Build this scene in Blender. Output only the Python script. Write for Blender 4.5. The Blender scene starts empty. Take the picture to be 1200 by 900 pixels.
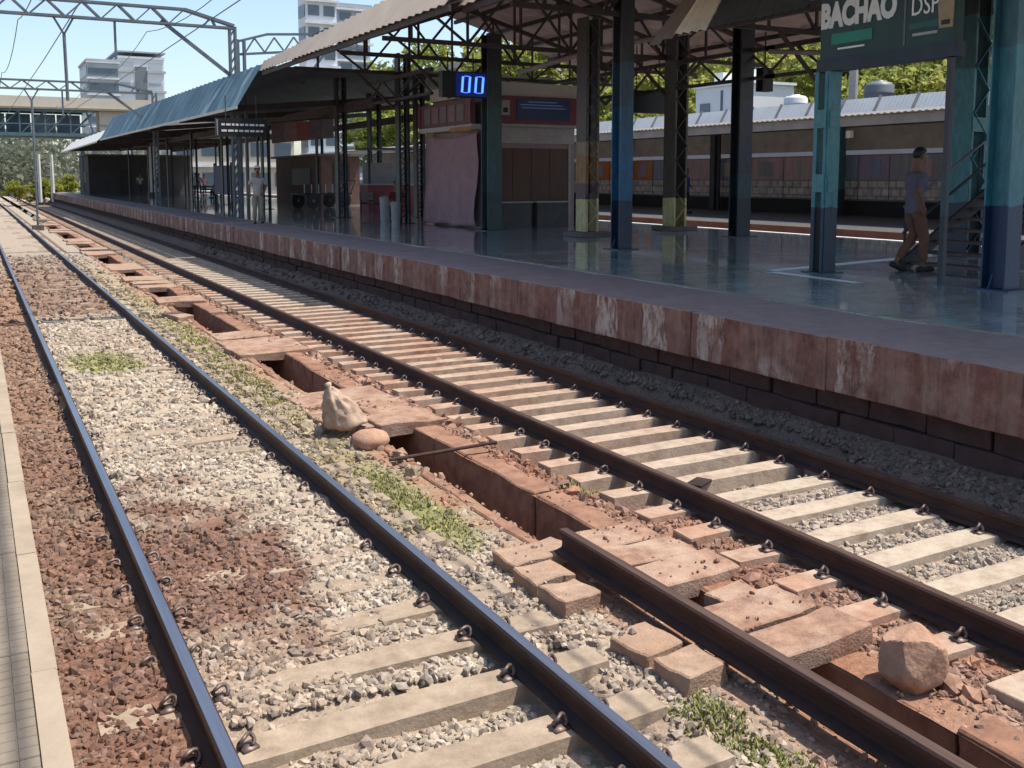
import bpy, bmesh, math, random
import numpy as np
from mathutils import Vector, Matrix, noise as mnoise

R = math.radians
rnd = random.Random(7)
scene = bpy.context.scene
C = scene.collection

# ------------------------------------------------------------------ camera
cd = bpy.data.cameras.new('camera')
cam = bpy.data.objects.new('camera', cd)
C.objects.link(cam)
cam.location = (0, 0, 2.48)
cam.rotation_euler = (R(90 - 6.161), 0, R(-28.72))
cd.sensor_width = 36
cd.lens = 34.605
cd.shift_y = -0.0977
cd.clip_start = 0.05
cd.clip_end = 3000
scene.camera = cam

# ------------------------------------------------------------------ light
SUN = Vector((0.40, -0.15, 0.93)).normalized()
elev = math.asin(SUN.z)
azim = math.atan2(SUN.x, SUN.y)          # clockwise from +Y
w = bpy.data.worlds.new('World')
scene.world = w
w.use_nodes = True
nt = w.node_tree
nt.nodes.clear()
sky = nt.nodes.new('ShaderNodeTexSky')
sky.sky_type = 'NISHITA'
sky.sun_disc = False
sky.sun_elevation = elev
sky.sun_rotation = azim
sky.air_density = 1.0
sky.dust_density = 1.4
sky.ozone_density = 1.4
bg = nt.nodes.new('ShaderNodeBackground')
bg.inputs['Strength'].default_value = 0.15
wo = nt.nodes.new('ShaderNodeOutputWorld')
nt.links.new(sky.outputs[0], bg.inputs[0])
nt.links.new(bg.outputs[0], wo.inputs[0])
sl = bpy.data.lights.new('sun', 'SUN')
sl.energy = 4.6
sl.angle = R(0.5)
sl.color = (1.0, 0.95, 0.87)
so = bpy.data.objects.new('sun', sl)
C.objects.link(so)
so.rotation_euler = (-SUN).to_track_quat('-Z', 'Y').to_euler()
scene.view_settings.view_transform = 'Standard'
scene.view_settings.look = 'None'
scene.view_settings.gamma = 1
scene.view_settings.exposure = 0.55

# ------------------------------------------------------------------ materials
def new_mat(name):
    m = bpy.data.materials.new(name)
    m.use_nodes = True
    n = m.node_tree
    return m, n, n.nodes['Principled BSDF']

def N(n, t, **k):
    x = n.nodes.new(t)
    for a, b in k.items():
        setattr(x, a, b)
    return x

def coords(n, scale=(1, 1, 1), world=True):
    if world:
        g = N(n, 'ShaderNodeNewGeometry')
        o = g.outputs['Position']
    else:
        g = N(n, 'ShaderNodeTexCoord')
        o = g.outputs['Object']
    mp = N(n, 'ShaderNodeMapping')
    mp.inputs['Scale'].default_value = scale
    n.links.new(o, mp.inputs['Vector'])
    return mp.outputs[0]

def ramp(n, src, stops, interp='LINEAR'):
    r = N(n, 'ShaderNodeValToRGB')
    r.color_ramp.interpolation = interp
    e = r.color_ramp.elements
    while len(e) < len(stops):
        e.new(0.5)
    for i, (p, c) in enumerate(stops):
        e[i].position = p
        e[i].color = (*c, 1) if len(c) == 3 else c
    n.links.new(src, r.inputs[0])
    return r.outputs[0]

def noise_tex(n, vec, scale, detail=5, rough=0.6):
    t = N(n, 'ShaderNodeTexNoise')
    t.inputs['Scale'].default_value = scale
    t.inputs['Detail'].default_value = detail
    t.inputs['Roughness'].default_value = rough
    n.links.new(vec, t.inputs['Vector'])
    return t.outputs['Fac']

def mixc(n, f, a, b, mode='MIX'):
    x = N(n, 'ShaderNodeMix', data_type='RGBA', blend_type=mode)
    for s, v in ((x.inputs['Factor'], f), (x.inputs['A'], a), (x.inputs['B'], b)):
        if hasattr(v, 'node'):
            n.links.new(v, s)
        elif isinstance(v, (int, float)):
            s.default_value = v
        else:
            s.default_value = (*v, 1)
    # colour sockets have duplicate names: pick by type
    return x.outputs['Result']

def mixrgb(n, f, a, b, mode='MIX'):
    x = N(n, 'ShaderNodeMixRGB', blend_type=mode)
    for i, v in enumerate((f, a, b)):
        s = x.inputs[i]
        if hasattr(v, 'node'):
            n.links.new(v, s)
        elif isinstance(v, (int, float)):
            s.default_value = v
        else:
            s.default_value = (*v, 1)
    return x.outputs[0]

def bump(n, b, src, strength, dist=0.01):
    x = N(n, 'ShaderNodeBump')
    x.inputs['Strength'].default_value = strength
    x.inputs['Distance'].default_value = dist
    n.links.new(src, x.inputs['Height'])
    n.links.new(x.outputs[0], b.inputs['Normal'])

MATS = {}
def mat(name, c1, c2=None, scale=6, rough=0.8, metal=0, bmp=0.3, stretch=(1, 1, 1), world=True, dirt=None, dirt_amt=0.5, spec=0.4):
    """two-tone noisy weathered surface with an optional dirt layer"""
    if name in MATS:
        return MATS[name]
    m, n, b = new_mat(name)
    c2 = c2 or tuple(x * 0.7 for x in c1)
    v = coords(n, stretch, world)
    f = noise_tex(n, v, scale, 8, 0.65)
    col = ramp(n, f, [(0.3, c2), (0.68, c1)])
    if dirt:
        g = noise_tex(n, v, scale * 0.28, 6, 0.7)
        msk = ramp(n, g, [(0.45, (0, 0, 0)), (0.65, (dirt_amt,) * 3)])
        col = mixrgb(n, msk, col, dirt)
    n.links.new(col, b.inputs['Base Color'])
    b.inputs['Roughness'].default_value = rough
    b.inputs['Metallic'].default_value = metal
    b.inputs['Specular IOR Level'].default_value = spec
    if bmp:
        f2 = noise_tex(n, v, scale * 6, 4, 0.6)
        bump(n, b, f2, bmp, 0.01)
    MATS[name] = m
    return m

def attr_mat(name, rough=0.9, bscale=40, bmp=0.4):
    m, n, b = new_mat(name)
    a = N(n, 'ShaderNodeAttribute', attribute_name='col')
    v = coords(n)
    f = noise_tex(n, v, bscale, 6, 0.7)
    k = ramp(n, f, [(0.25, (0.55,) * 3), (0.75, (1.35,) * 3)])
    col = mixrgb(n, 1.0, a.outputs['Color'], k, 'MULTIPLY')
    n.links.new(col, b.inputs['Base Color'])
    b.inputs['Roughness'].default_value = rough
    b.inputs['Specular IOR Level'].default_value = 0.2
    if bmp:
        bump(n, b, f, bmp, 0.03)
    MATS[name] = m
    return m

# ------------------------------------------------------------------ mesh builder
class MB:
    def __init__(s):
        s.v, s.f, s.m = [], [], []
    def add(s, vs, fs, mi=0):
        o = len(s.v)
        s.v += [tuple(p) for p in vs]
        s.f += [tuple(i + o for i in q) for q in fs]
        s.m += [mi] * len(fs)
        return s
    def box(s, x0, x1, y0, y1, z0, z1, mi=0):
        v = [(x, y, z) for z in (z0, z1) for y in (y0, y1) for x in (x0, x1)]
        return s.add(v, [(0, 2, 3, 1), (4, 5, 7, 6), (0, 1, 5, 4), (2, 6, 7, 3), (0, 4, 6, 2), (1, 3, 7, 5)], mi)
    def bar(s, p, q, w=0.05, h=None, mi=0):
        h = h or w
        p, q = Vector(p), Vector(q)
        d = (q - p).normalized()
        up = Vector((0, 0, 1)) if abs(d.z) < 0.95 else Vector((0, 1, 0))
        a = d.cross(up).normalized() * (w / 2)
        b = a.cross(d).normalized() * (h / 2)
        v = [c + i * a + j * b for c in (p, q) for j in (-1, 1) for i in (-1, 1)]
        return s.add(v, [(0, 1, 3, 2), (4, 6, 7, 5), (0, 4, 5, 1), (2, 3, 7, 6), (0, 2, 6, 4), (1, 5, 7, 3)], mi)
    def tube(s, pts, r, n=8, mi=0, closed=False):
        pts = [Vector(p) for p in pts]
        rings = []
        for i, p in enumerate(pts):
            a = pts[max(i - 1, 0)]
            b = pts[min(i + 1, len(pts) - 1)]
            d = (b - a).normalized()
            up = Vector((0, 0, 1)) if abs(d.z) < 0.9 else Vector((0, 1, 0))
            u = d.cross(up).normalized()
            w_ = u.cross(d).normalized()
            rr = r[i] if isinstance(r, (list, tuple)) else r
            rings.append([p + (u * math.cos(t) + w_ * math.sin(t)) * rr for t in [2 * math.pi * k / n for k in range(n)]])
        v = [x for q in rings for x in q]
        f = []
        for i in range(len(rings) - 1):
            for k in range(n):
                a, b = i * n + k, i * n + (k + 1) % n
                f.append((a, b, b + n, a + n))
        f.append(tuple(range(n - 1, -1, -1)))
        f.append(tuple(range(len(v) - n, len(v))))
        return s.add(v, f, mi)
    def prism(s, poly, axis, a, b, mi=0):
        """extrude a 2-D outline: axis 'y' -> outline is (x,z); axis 'x' -> (y,z); axis 'z' -> (x,y)"""
        def P(u, w, t):
            return (u, t, w) if axis == 'y' else ((t, u, w) if axis == 'x' else (u, w, t))
        n = len(poly)
        v = [P(u, w, a) for u, w in poly] + [P(u, w, b) for u, w in poly]
        f = [tuple(range(n - 1, -1, -1)), tuple(range(n, 2 * n))]
        f += [(i, (i + 1) % n, n + (i + 1) % n, n + i) for i in range(n)]
        return s.add(v, f, mi)
    def quad(s, a, b, c, d, mi=0):
        return s.add([a, b, c, d], [(0, 1, 2, 3)], mi)
    def cyl(s, x, y, z0, z1, r0, r1=None, n=16, mi=0):
        return s.tube([(x, y, z0), (x, y, z1)], [r0, r0 if r1 is None else r1], n, mi)
    def sheet(s, a, b, c, d, n, amp, thick=0.01, mi=0):
        """corrugated sheet between edges a-b (long, ripples run across) and d-c; real thickness"""
        a, b, c, d = map(Vector, (a, b, c, d))
        nr = (b - a).cross(d - a).normalized()
        top, bot = [], []
        k = n * 4
        for i in range(k + 1):
            t = i / k
            o = nr * (amp * math.sin(2 * math.pi * n * t))
            p, q = a.lerp(b, t) + o, d.lerp(c, t) + o
            top += [p, q]
            bot += [p - nr * thick, q - nr * thick]
        m = len(top)
        v = top + bot
        f = []
        for i in range(k):
            j = 2 * i
            f.append((j, j + 2, j + 3, j + 1))
            f.append((m + j, m + j + 1, m + j + 3, m + j + 2))
            f.append((j, m + j, m + j + 2, j + 2))
            f.append((j + 1, j + 3, m + j + 3, m + j + 1))
        f.append((0, 1, m + 1, m))
        f.append((m - 2, 2 * m - 2, 2 * m - 1, m - 1))
        return s.add(v, f, mi)
    def build(s, name, mats, parent=None, smooth=False, loc=None):
        me = bpy.data.meshes.new(name)
        me.from_pydata(s.v, [], s.f)
        if not isinstance(mats, (list, tuple)):
            mats = [mats]
        for x in mats:
            me.materials.append(x)
        me.polygons.foreach_set('material_index', s.m)
        if smooth:
            me.polygons.foreach_set('use_smooth', [True] * len(s.f))
        me.update()
        o = bpy.data.objects.new(name, me)
        C.objects.link(o)
        if parent:
            o.parent = parent
        if loc:
            o.location = loc
        return o

def tag(o, label=None, cat=None, group=None, kind=None):
    if label: o['label'] = label
    if cat: o['category'] = cat
    if group: o['group'] = group
    if kind: o['kind'] = kind
    return o

def thing(name, label, cat, loc=(0, 0, 0), rz=0, group=None):
    o = bpy.data.objects.new(name, None)
    o.empty_display_size = 0.2
    C.objects.link(o)
    o.location = loc
    o.rotation_euler = (0, 0, rz)
    return tag(o, label, cat, group)

def place(src, name, parent, loc=(0, 0, 0), rot=(0, 0, 0), scale=(1, 1, 1)):
    """one more object on the same mesh"""
    o = bpy.data.objects.new(name, src if isinstance(src, bpy.types.Mesh) else src.data)
    C.objects.link(o)
    o.parent = parent
    o.location, o.rotation_euler, o.scale = loc, rot, scale
    return o

def fbm(x, y, s=1.0, seed=0.0):
    return mnoise.fractal(Vector((x * s + seed, y * s - seed, seed)), 1.0, 2.0, 4)

def rough_block(sx, sy, sz, seed, jit=0.012, bev=0.02, cuts=3):
    """a hewn or cast slab: bevelled, subdivided, surface knocked about"""
    bm = bmesh.new()
    bmesh.ops.create_cube(bm, size=1.0)
    bmesh.ops.scale(bm, vec=(sx, sy, sz), verts=bm.verts)
    bmesh.ops.bevel(bm, geom=list(bm.edges), offset=bev * .4, segments=1, affect='EDGES')
    long = [e for e in bm.edges if e.calc_length() > 0.08]
    bmesh.ops.subdivide_edges(bm, edges=long, cuts=cuts, use_grid_fill=True)
    for v in bm.verts:
        p = v.co * 7 + Vector((seed * 3.1, seed * 1.7, seed))
        q = v.co * 2.2 + Vector((seed, -seed, seed * 2))
        v.co += mnoise.noise_vector(p) * jit + mnoise.noise_vector(q) * jit * 1.2
    me = bpy.data.meshes.new('block')
    bm.normal_update()
    bm.to_mesh(me)
    bm.free()
    me.polygons.foreach_set('use_smooth', [True] * len(me.polygons))
    me.set_sharp_from_angle(angle=R(32))
    return me

def lump(r, seed, jit=0.25, sub=3, squash=(1, 1, 1), facet=False):
    bm = bmesh.new()
    bmesh.ops.create_icosphere(bm, subdivisions=sub, radius=1)
    rp = random.Random(int(seed * 10))
    planes = [(Vector((rp.gauss(0, 1), rp.gauss(0, 1), rp.gauss(0, 1))).normalized(), rp.uniform(.74, .92)) for _ in range(17)]
    for v in bm.verts:
        d = v.co.normalized()
        k = 1 + jit * mnoise.noise(d * 1.3 + Vector((seed, seed, 0))) + jit * 0.35 * mnoise.noise(d * 4 + Vector((0, seed, seed)))
        if facet:
            for pn, pd in planes:
                dd = d.dot(pn)
                if dd > 0.1:
                    k = min(k, pd / dd)
            k += .02 * mnoise.noise(d * 9 + Vector((seed, 0, 0)))
        v.co = Vector((d.x * k * r * squash[0], d.y * k * r * squash[1], d.z * k * r * squash[2]))
    me = bpy.data.meshes.new('lump')
    bm.to_mesh(me)
    bm.free()
    me.polygons.foreach_set('use_smooth', [True] * len(me.polygons))
    if facet: me.set_sharp_from_angle(angle=R(28))
    return me

def mesh_obj(name, me, m, parent=None, loc=(0, 0, 0), rot=(0, 0, 0)):
    me.name = name
    if not me.materials:
        me.materials.append(m)
    o = bpy.data.objects.new(name, me)
    C.objects.link(o)
    o.parent = parent
    o.location, o.rotation_euler = loc, rot
    return o

# ------------------------------------------------------------------ material library
M_steel_dark = mat('dark_steel', (0.035, 0.035, 0.04), (0.018, 0.017, 0.018), 4, 0.55, 0.3, 0.1, dirt=(0.07, 0.045, 0.03))
M_gantry = mat('grey_steel', (0.16, 0.19, 0.21), (0.10, 0.12, 0.13), 3, 0.6, 0.2, 0.05)
M_rust = mat('rust_steel', (0.052, 0.024, 0.018), (0.022, 0.011, 0.010), 9, 0.75, 0.1, 0.4, (1, .4, 1), dirt=(0.095, 0.045, 0.028))
M_railside = mat('dark_rail_side', (0.045, 0.026, 0.023), (0.018, 0.012, 0.012), 9, 0.65, 0.2, 0.3, (1, .3, 1), dirt=(0.08, 0.045, 0.035))
M_polish = mat('polished_rail_top', (0.38, 0.385, 0.42), (0.24, 0.24, 0.27), 2.5, 0.30, 0.9, 0.0, (6, .15, 1))
M_dulltop = mat('dull_rail_top', (0.14, 0.09, 0.07), (0.07, 0.04, 0.032), 4, 0.5, 0.5, 0.05, (5, .3, 1))
M_clip = mat('clip_steel', (0.20, 0.15, 0.13), (0.09, 0.055, 0.045), 30, 0.5, 0.5, 0.1)
M_stone = attr_mat('ballast_stone', 0.92, 25, 0.0)
M_ground = attr_mat('ballast_bed', 0.95, 28, 0.9)
M_redslab = mat('red_dusted_concrete', (0.37, 0.225, 0.148), (0.17, 0.09, 0.06), 9, 0.92, 0, 0.9, dirt=(0.41, 0.295, 0.215), dirt_amt=.75)
M_tanblock = mat('tan_concrete', (0.39, 0.27, 0.19), (0.23, 0.145, 0.10), 9, 0.92, 0, 0.8, dirt=(0.33, 0.19, 0.11))
M_drain = mat('drain_concrete', (0.30, 0.155, 0.095), (0.13, 0.062, 0.042), 7, 0.95, 0, 0.5, dirt=(0.34, 0.20, 0.12))
M_rock = mat('boulder_stone', (0.46, 0.28, 0.18), (0.29, 0.155, 0.10), 9, 0.9, 0, 0.5, world=False)
M_sack = mat('sack_cloth', (0.50, 0.37, 0.27), (0.29, 0.19, 0.13), 7, 0.9, 0, 0.5, world=False)
M_white = mat('white_paint', (0.78, 0.78, 0.76), (0.66, 0.66, 0.64), 3, 0.6, 0, 0.0)
M_black = mat('black_paint', (0.015, 0.015, 0.018), (0.01, 0.01, 0.01), 5, 0.5)
M_p2wall = None

def sleeper_mat():
    m, n, b = new_mat('sleeper_concrete')
    v = coords(n)
    f = noise_tex(n, v, 8, 8, 0.7)
    base = ramp(n, f, [(0.28, (0.25, 0.185, 0.135)), (0.5, (0.39, 0.315, 0.24)), (0.72, (0.47, 0.39, 0.30))])
    sep = N(n, 'ShaderNodeSeparateXYZ')
    g = N(n, 'ShaderNodeNewGeometry')
    n.links.new(g.outputs['Position'], sep.inputs[0])
    # red dust: by place along the line, breaking up with noise
    g2 = noise_tex(n, v, 1.3, 5, 0.6)
    ym = N(n, 'ShaderNodeMapRange'); ym.inputs[1].default_value = 5.0; ym.inputs[2].default_value = 11.5
    n.links.new(sep.outputs['Y'], ym.inputs[0])
    ym2 = N(n, 'ShaderNodeMapRange'); ym2.inputs[1].default_value = 21.0; ym2.inputs[2].default_value = 15.5
    n.links.new(sep.outputs['Y'], ym2.inputs[0])
    a = N(n, 'ShaderNodeMath', operation='MULTIPLY')
    n.links.new(ym.outputs[0], a.inputs[0]); n.links.new(ym2.outputs[0], a.inputs[1])
    xm = N(n, 'ShaderNodeMapRange'); xm.inputs[1].default_value = 4.56; xm.inputs[2].default_value = 4.40
    n.links.new(sep.outputs['X'], xm.inputs[0])
    xl = N(n, 'ShaderNodeMath', operation='GREATER_THAN'); xl.inputs[1].default_value = 3.3
    n.links.new(sep.outputs['X'], xl.inputs[0])
    xk = N(n, 'ShaderNodeMath', operation='MULTIPLY')
    n.links.new(xm.outputs[0], xk.inputs[0]); n.links.new(xl.outputs[0], xk.inputs[1])
    mx = N(n, 'ShaderNodeMath', operation='MAXIMUM')
    n.links.new(a.outputs[0], mx.inputs[0]); n.links.new(xk.outputs[0], mx.inputs[1])
    mx2 = N(n, 'ShaderNodeMath', operation='MULTIPLY'); n.links.new(mx.outputs[0], mx2.inputs[0]); n.links.new(xl.outputs[0], mx2.inputs[1]); mx = mx2
    k = N(n, 'ShaderNodeMath', operation='MULTIPLY')
    nr = ramp(n, g2, [(0.35, (0.15,) * 3), (0.62, (.75,) * 3)])
    n.links.new(mx.outputs[0], k.inputs[0]); n.links.new(nr, k.inputs[1])
    red = ramp(n, f, [(0.3, (0.24, 0.105, 0.065)), (0.7, (0.40, 0.22, 0.14))])
    lf = N(n, 'ShaderNodeMath', operation='LESS_THAN'); lf.inputs[1].default_value = 3.3
    n.links.new(sep.outputs['X'], lf.inputs[0])
    base = mixrgb(n, lf.outputs[0], base, ramp(n, f, [(0.3, (0.21, 0.155, 0.108)), (0.7, (0.37, 0.29, 0.21))]))
    col = mixrgb(n, k.outputs[0], base, red)
    n.links.new(col, b.inputs['Base Color'])
    b.inputs['Roughness'].default_value = 0.92
    b.inputs['Specular IOR Level'].default_value = 0.2
    bump(n, b, noise_tex(n, v, 45, 4), 0.4, 0.01)
    return m
M_sleeper = sleeper_mat()

# ------------------------------------------------------------------ ground and ballast
L1, L2, R1, R2 = 0.786, 2.286, 4.585, 6.085
TX0, TX1 = 3.29, 3.75            # the open drain
FL = 1.08                        # platform floor
Y0 = -2.0

def lerp3(a, b, t):
    t = max(0, min(1, t))
    return tuple(a[i] + (b[i] - a[i]) * t for i in range(3))

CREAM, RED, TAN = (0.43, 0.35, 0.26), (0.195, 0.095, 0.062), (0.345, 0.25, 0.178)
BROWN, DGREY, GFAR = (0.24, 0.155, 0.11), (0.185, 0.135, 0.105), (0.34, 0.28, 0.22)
def ground_col(X, Y):
    q = fbm(X, Y, 0.9, 3.0)
    p = fbm(X, Y, 2.3, 9.0)
    if X < 0.74:
        c = lerp3(RED, BROWN, 0.55 + 0.7 * q)
        if Y < 3.6: c = lerp3(c, TAN, 0.35)
        c = lerp3(c, (0.27, 0.165, 0.11), (Y - 8) / 5)
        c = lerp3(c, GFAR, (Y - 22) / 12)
    elif X < 2.4:
        c = lerp3(CREAM, TAN, 0.15 + 0.5 * q)
        d = ((X - 1.12) / 0.58) ** 2 + ((Y - 6.15) / 1.45) ** 2
        c = lerp3(lerp3(RED, BROWN, .35), c, (d - 0.5 + 1.3 * p + .5 * fbm(X, Y, 5.5, 21)) / 1.2)
        if Y < 5.1: c = lerp3(c, TAN, 0.75 - (X - 0.9) * 0.8)
        dg = ((X - 1.45) / 0.5) ** 2 + ((Y - 13.7) / 0.9) ** 2
        c = lerp3((0.27, 0.25, 0.10), c, dg - 0.3 + p * 0.6)
        c = lerp3(c, BROWN, (Y - 18.2) / 0.6 * 0.65 - p * 0.3)
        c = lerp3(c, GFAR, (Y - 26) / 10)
    elif X < 3.35:
        c = lerp3(CREAM, TAN, 0.4 + 0.7 * q)
        if Y > 6: c = lerp3(c, (0.30, 0.235, 0.125), 0.55 + 0.5 * p)
        dg = ((X - 2.84) / .22) ** 2 + ((Y - 6.8) / 1.2) ** 2
        c = lerp3((0.26, 0.25, 0.09), c, dg - .2 + p * .6)
        if X > 3.0: c = lerp3(c, (0.34, 0.18, 0.11), 0.5 + p)
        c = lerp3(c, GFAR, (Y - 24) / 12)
    elif X < 4.6:
        c = lerp3((0.29, 0.135, 0.08), (0.35, 0.21, 0.14), 0.4 + 0.8 * q)
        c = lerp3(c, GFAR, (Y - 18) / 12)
    elif X < 6.15:
        c = lerp3((0.38, 0.30, 0.225), TAN, (Y - 5.5) / 2 + 0.4 * p)
        c = lerp3(c, (0.34, 0.19, 0.12), (Y - 10.5) / 3)
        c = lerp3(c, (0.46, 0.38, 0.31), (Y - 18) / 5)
    else:
        c = lerp3(DGREY, BROWN, 0.3 + 0.5 * q)
    return c

def ground_h(X, Y):
    h = 0.018 * fbm(X, Y, 1.6, 5)
    if X < L1 - .1 and Y > 2.9: h += 0.052 if Y > 3.8 else 0.03
    elif L1 - .1 <= X < L2 + .35:                       # left track: filled over the sleepers except close by
        h += 0.040 + 0.03 * fbm(X, Y, 0.7, 2) + (0.012 if X < 1.5 else 0)
        h += 0.008
        if Y < 4.22: h -= 0.075
        elif Y < 4.6: h -= 0.012
    elif R1 - .45 < X < R2 + .45:
        if Y < 5.8: h += 0.005
        elif Y < 10.2: h -= 0.085
        elif Y < 12.5: h -= 0.03
        else: h -= 0.055
    if X > 6.2: h += 0.27 * min(1, (X - 6.2) / .6) ** 1.2 + .03 * fbm(X, Y, 1.1, 8)
    return h

def ground_sheet():
    def sheet(xs, ys):
        vs, cs, fs = [], [], []
        for y in ys:
            for x in xs:
                vs.append((x, y, ground_h(x, y)))
                cs.append((*ground_col(x, y), 1))
        n = len(xs)
        for j in range(len(ys) - 1):
            for i in range(n - 1):
                fs.append((j * n + i, j * n + i + 1, (j + 1) * n + i + 1, (j + 1) * n + i))
        return vs, cs, fs
    ys = [Y0 + 0.11 * i for i in range(int((30 - Y0) / 0.11))]
    ys += [30 + 0.9 * i for i in range(60)] + [90, 110, 150, 220, 320, 600, 1500]
    V, K, F = [], [], []
    for xs in (list(np.arange(-0.1, TX0, 0.11)) + [TX0], [TX1] + list(np.arange(TX1 + .1, 6.95, 0.11))):
        a, b, c = sheet(xs, ys)
        o = len(V)
        V += a; K += b; F += [tuple(i + o for i in q) for q in c]
    # drain floor, and the wide lands either side
    def flat(x0, x1, y0, y1, z, col):
        o = len(V)
        V.extend([(x0, y0, z), (x1, y0, z), (x1, y1, z), (x0, y1, z)])
        K.extend([(*col, 1)] * 4)
        F.append((o, o + 1, o + 2, o + 3))
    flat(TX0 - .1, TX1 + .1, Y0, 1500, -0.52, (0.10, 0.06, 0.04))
    flat(-900, -0.1, Y0 - 5, 1500, -0.004, GFAR)
    flat(-900, 900, -400, Y0, -0.006, GFAR)
    flat(6.93, 18.6, Y0, 109, -0.03, DGREY)
    flat(18.2, 22.8, Y0, 200, 0.0, (0.36, 0.29, 0.22))
    flat(22.4, 900, Y0, 1500, -0.012, (0.22, 0.2, 0.13))
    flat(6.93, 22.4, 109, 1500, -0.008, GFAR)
    me = bpy.data.meshes.new('ground')
    me.from_pydata(V, [], F)
    a = me.color_attributes.new('col', 'FLOAT_COLOR', 'POINT')
    a.data.foreach_set('color', np.array(K, 'f').ravel())
    me.materials.append(M_ground)
    me.polygons.foreach_set('use_smooth', [True] * len(F))
    o = bpy.data.objects.new('ground', me)
    C.objects.link(o)
    tag(o, kind='structure')
ground_sheet()

# icosahedron for the stones
t = (1 + 5 ** .5) / 2
ICO = np.array([(-1, t, 0), (1, t, 0), (-1, -t, 0), (1, -t, 0), (0, -1, t), (0, 1, t), (0, -1, -t), (0, 1, -t), (t, 0, -1), (t, 0, 1), (-t, 0, -1), (-t, 0, 1)]) / math.sqrt(1 + t * t)
ICF = np.array([(0, 11, 5), (0, 5, 1), (0, 1, 7), (0, 7, 10), (0, 10, 11), (1, 5, 9), (5, 11, 4), (11, 10, 2), (10, 7, 6), (7, 1, 8), (3, 9, 4), (3, 4, 2), (3, 2, 6), (3, 6, 8), (3, 8, 9), (4, 9, 5), (2, 4, 11), (6, 2, 10), (8, 6, 7), (9, 8, 1)])

def sleeper_at(X, Y, side):
    """is the point on the top of a bare sleeper?"""
    ys = SLEEP_R if side == 'R' else SLEEP_L
    for y in ys:
        if abs(Y - y) < 0.115: return True
    return False

SLEEP_R = [2.28 + 0.4765 * i for i in range(-3, 60)]
SLEEP_L = [2.125 + 0.4765 * i for i in range(-3, 60)]
HOLES = [(-3, 3.45), (5.62, 8.92), (10.95, 13.45), (16.0, 19.9), (20.9, 22.8), (25.5, 27.8), (30, 33.6), (36.8, 39.6), (43, 48.5), (51.2, 55.8), (59, 62.6), (66, 82)]

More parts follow.
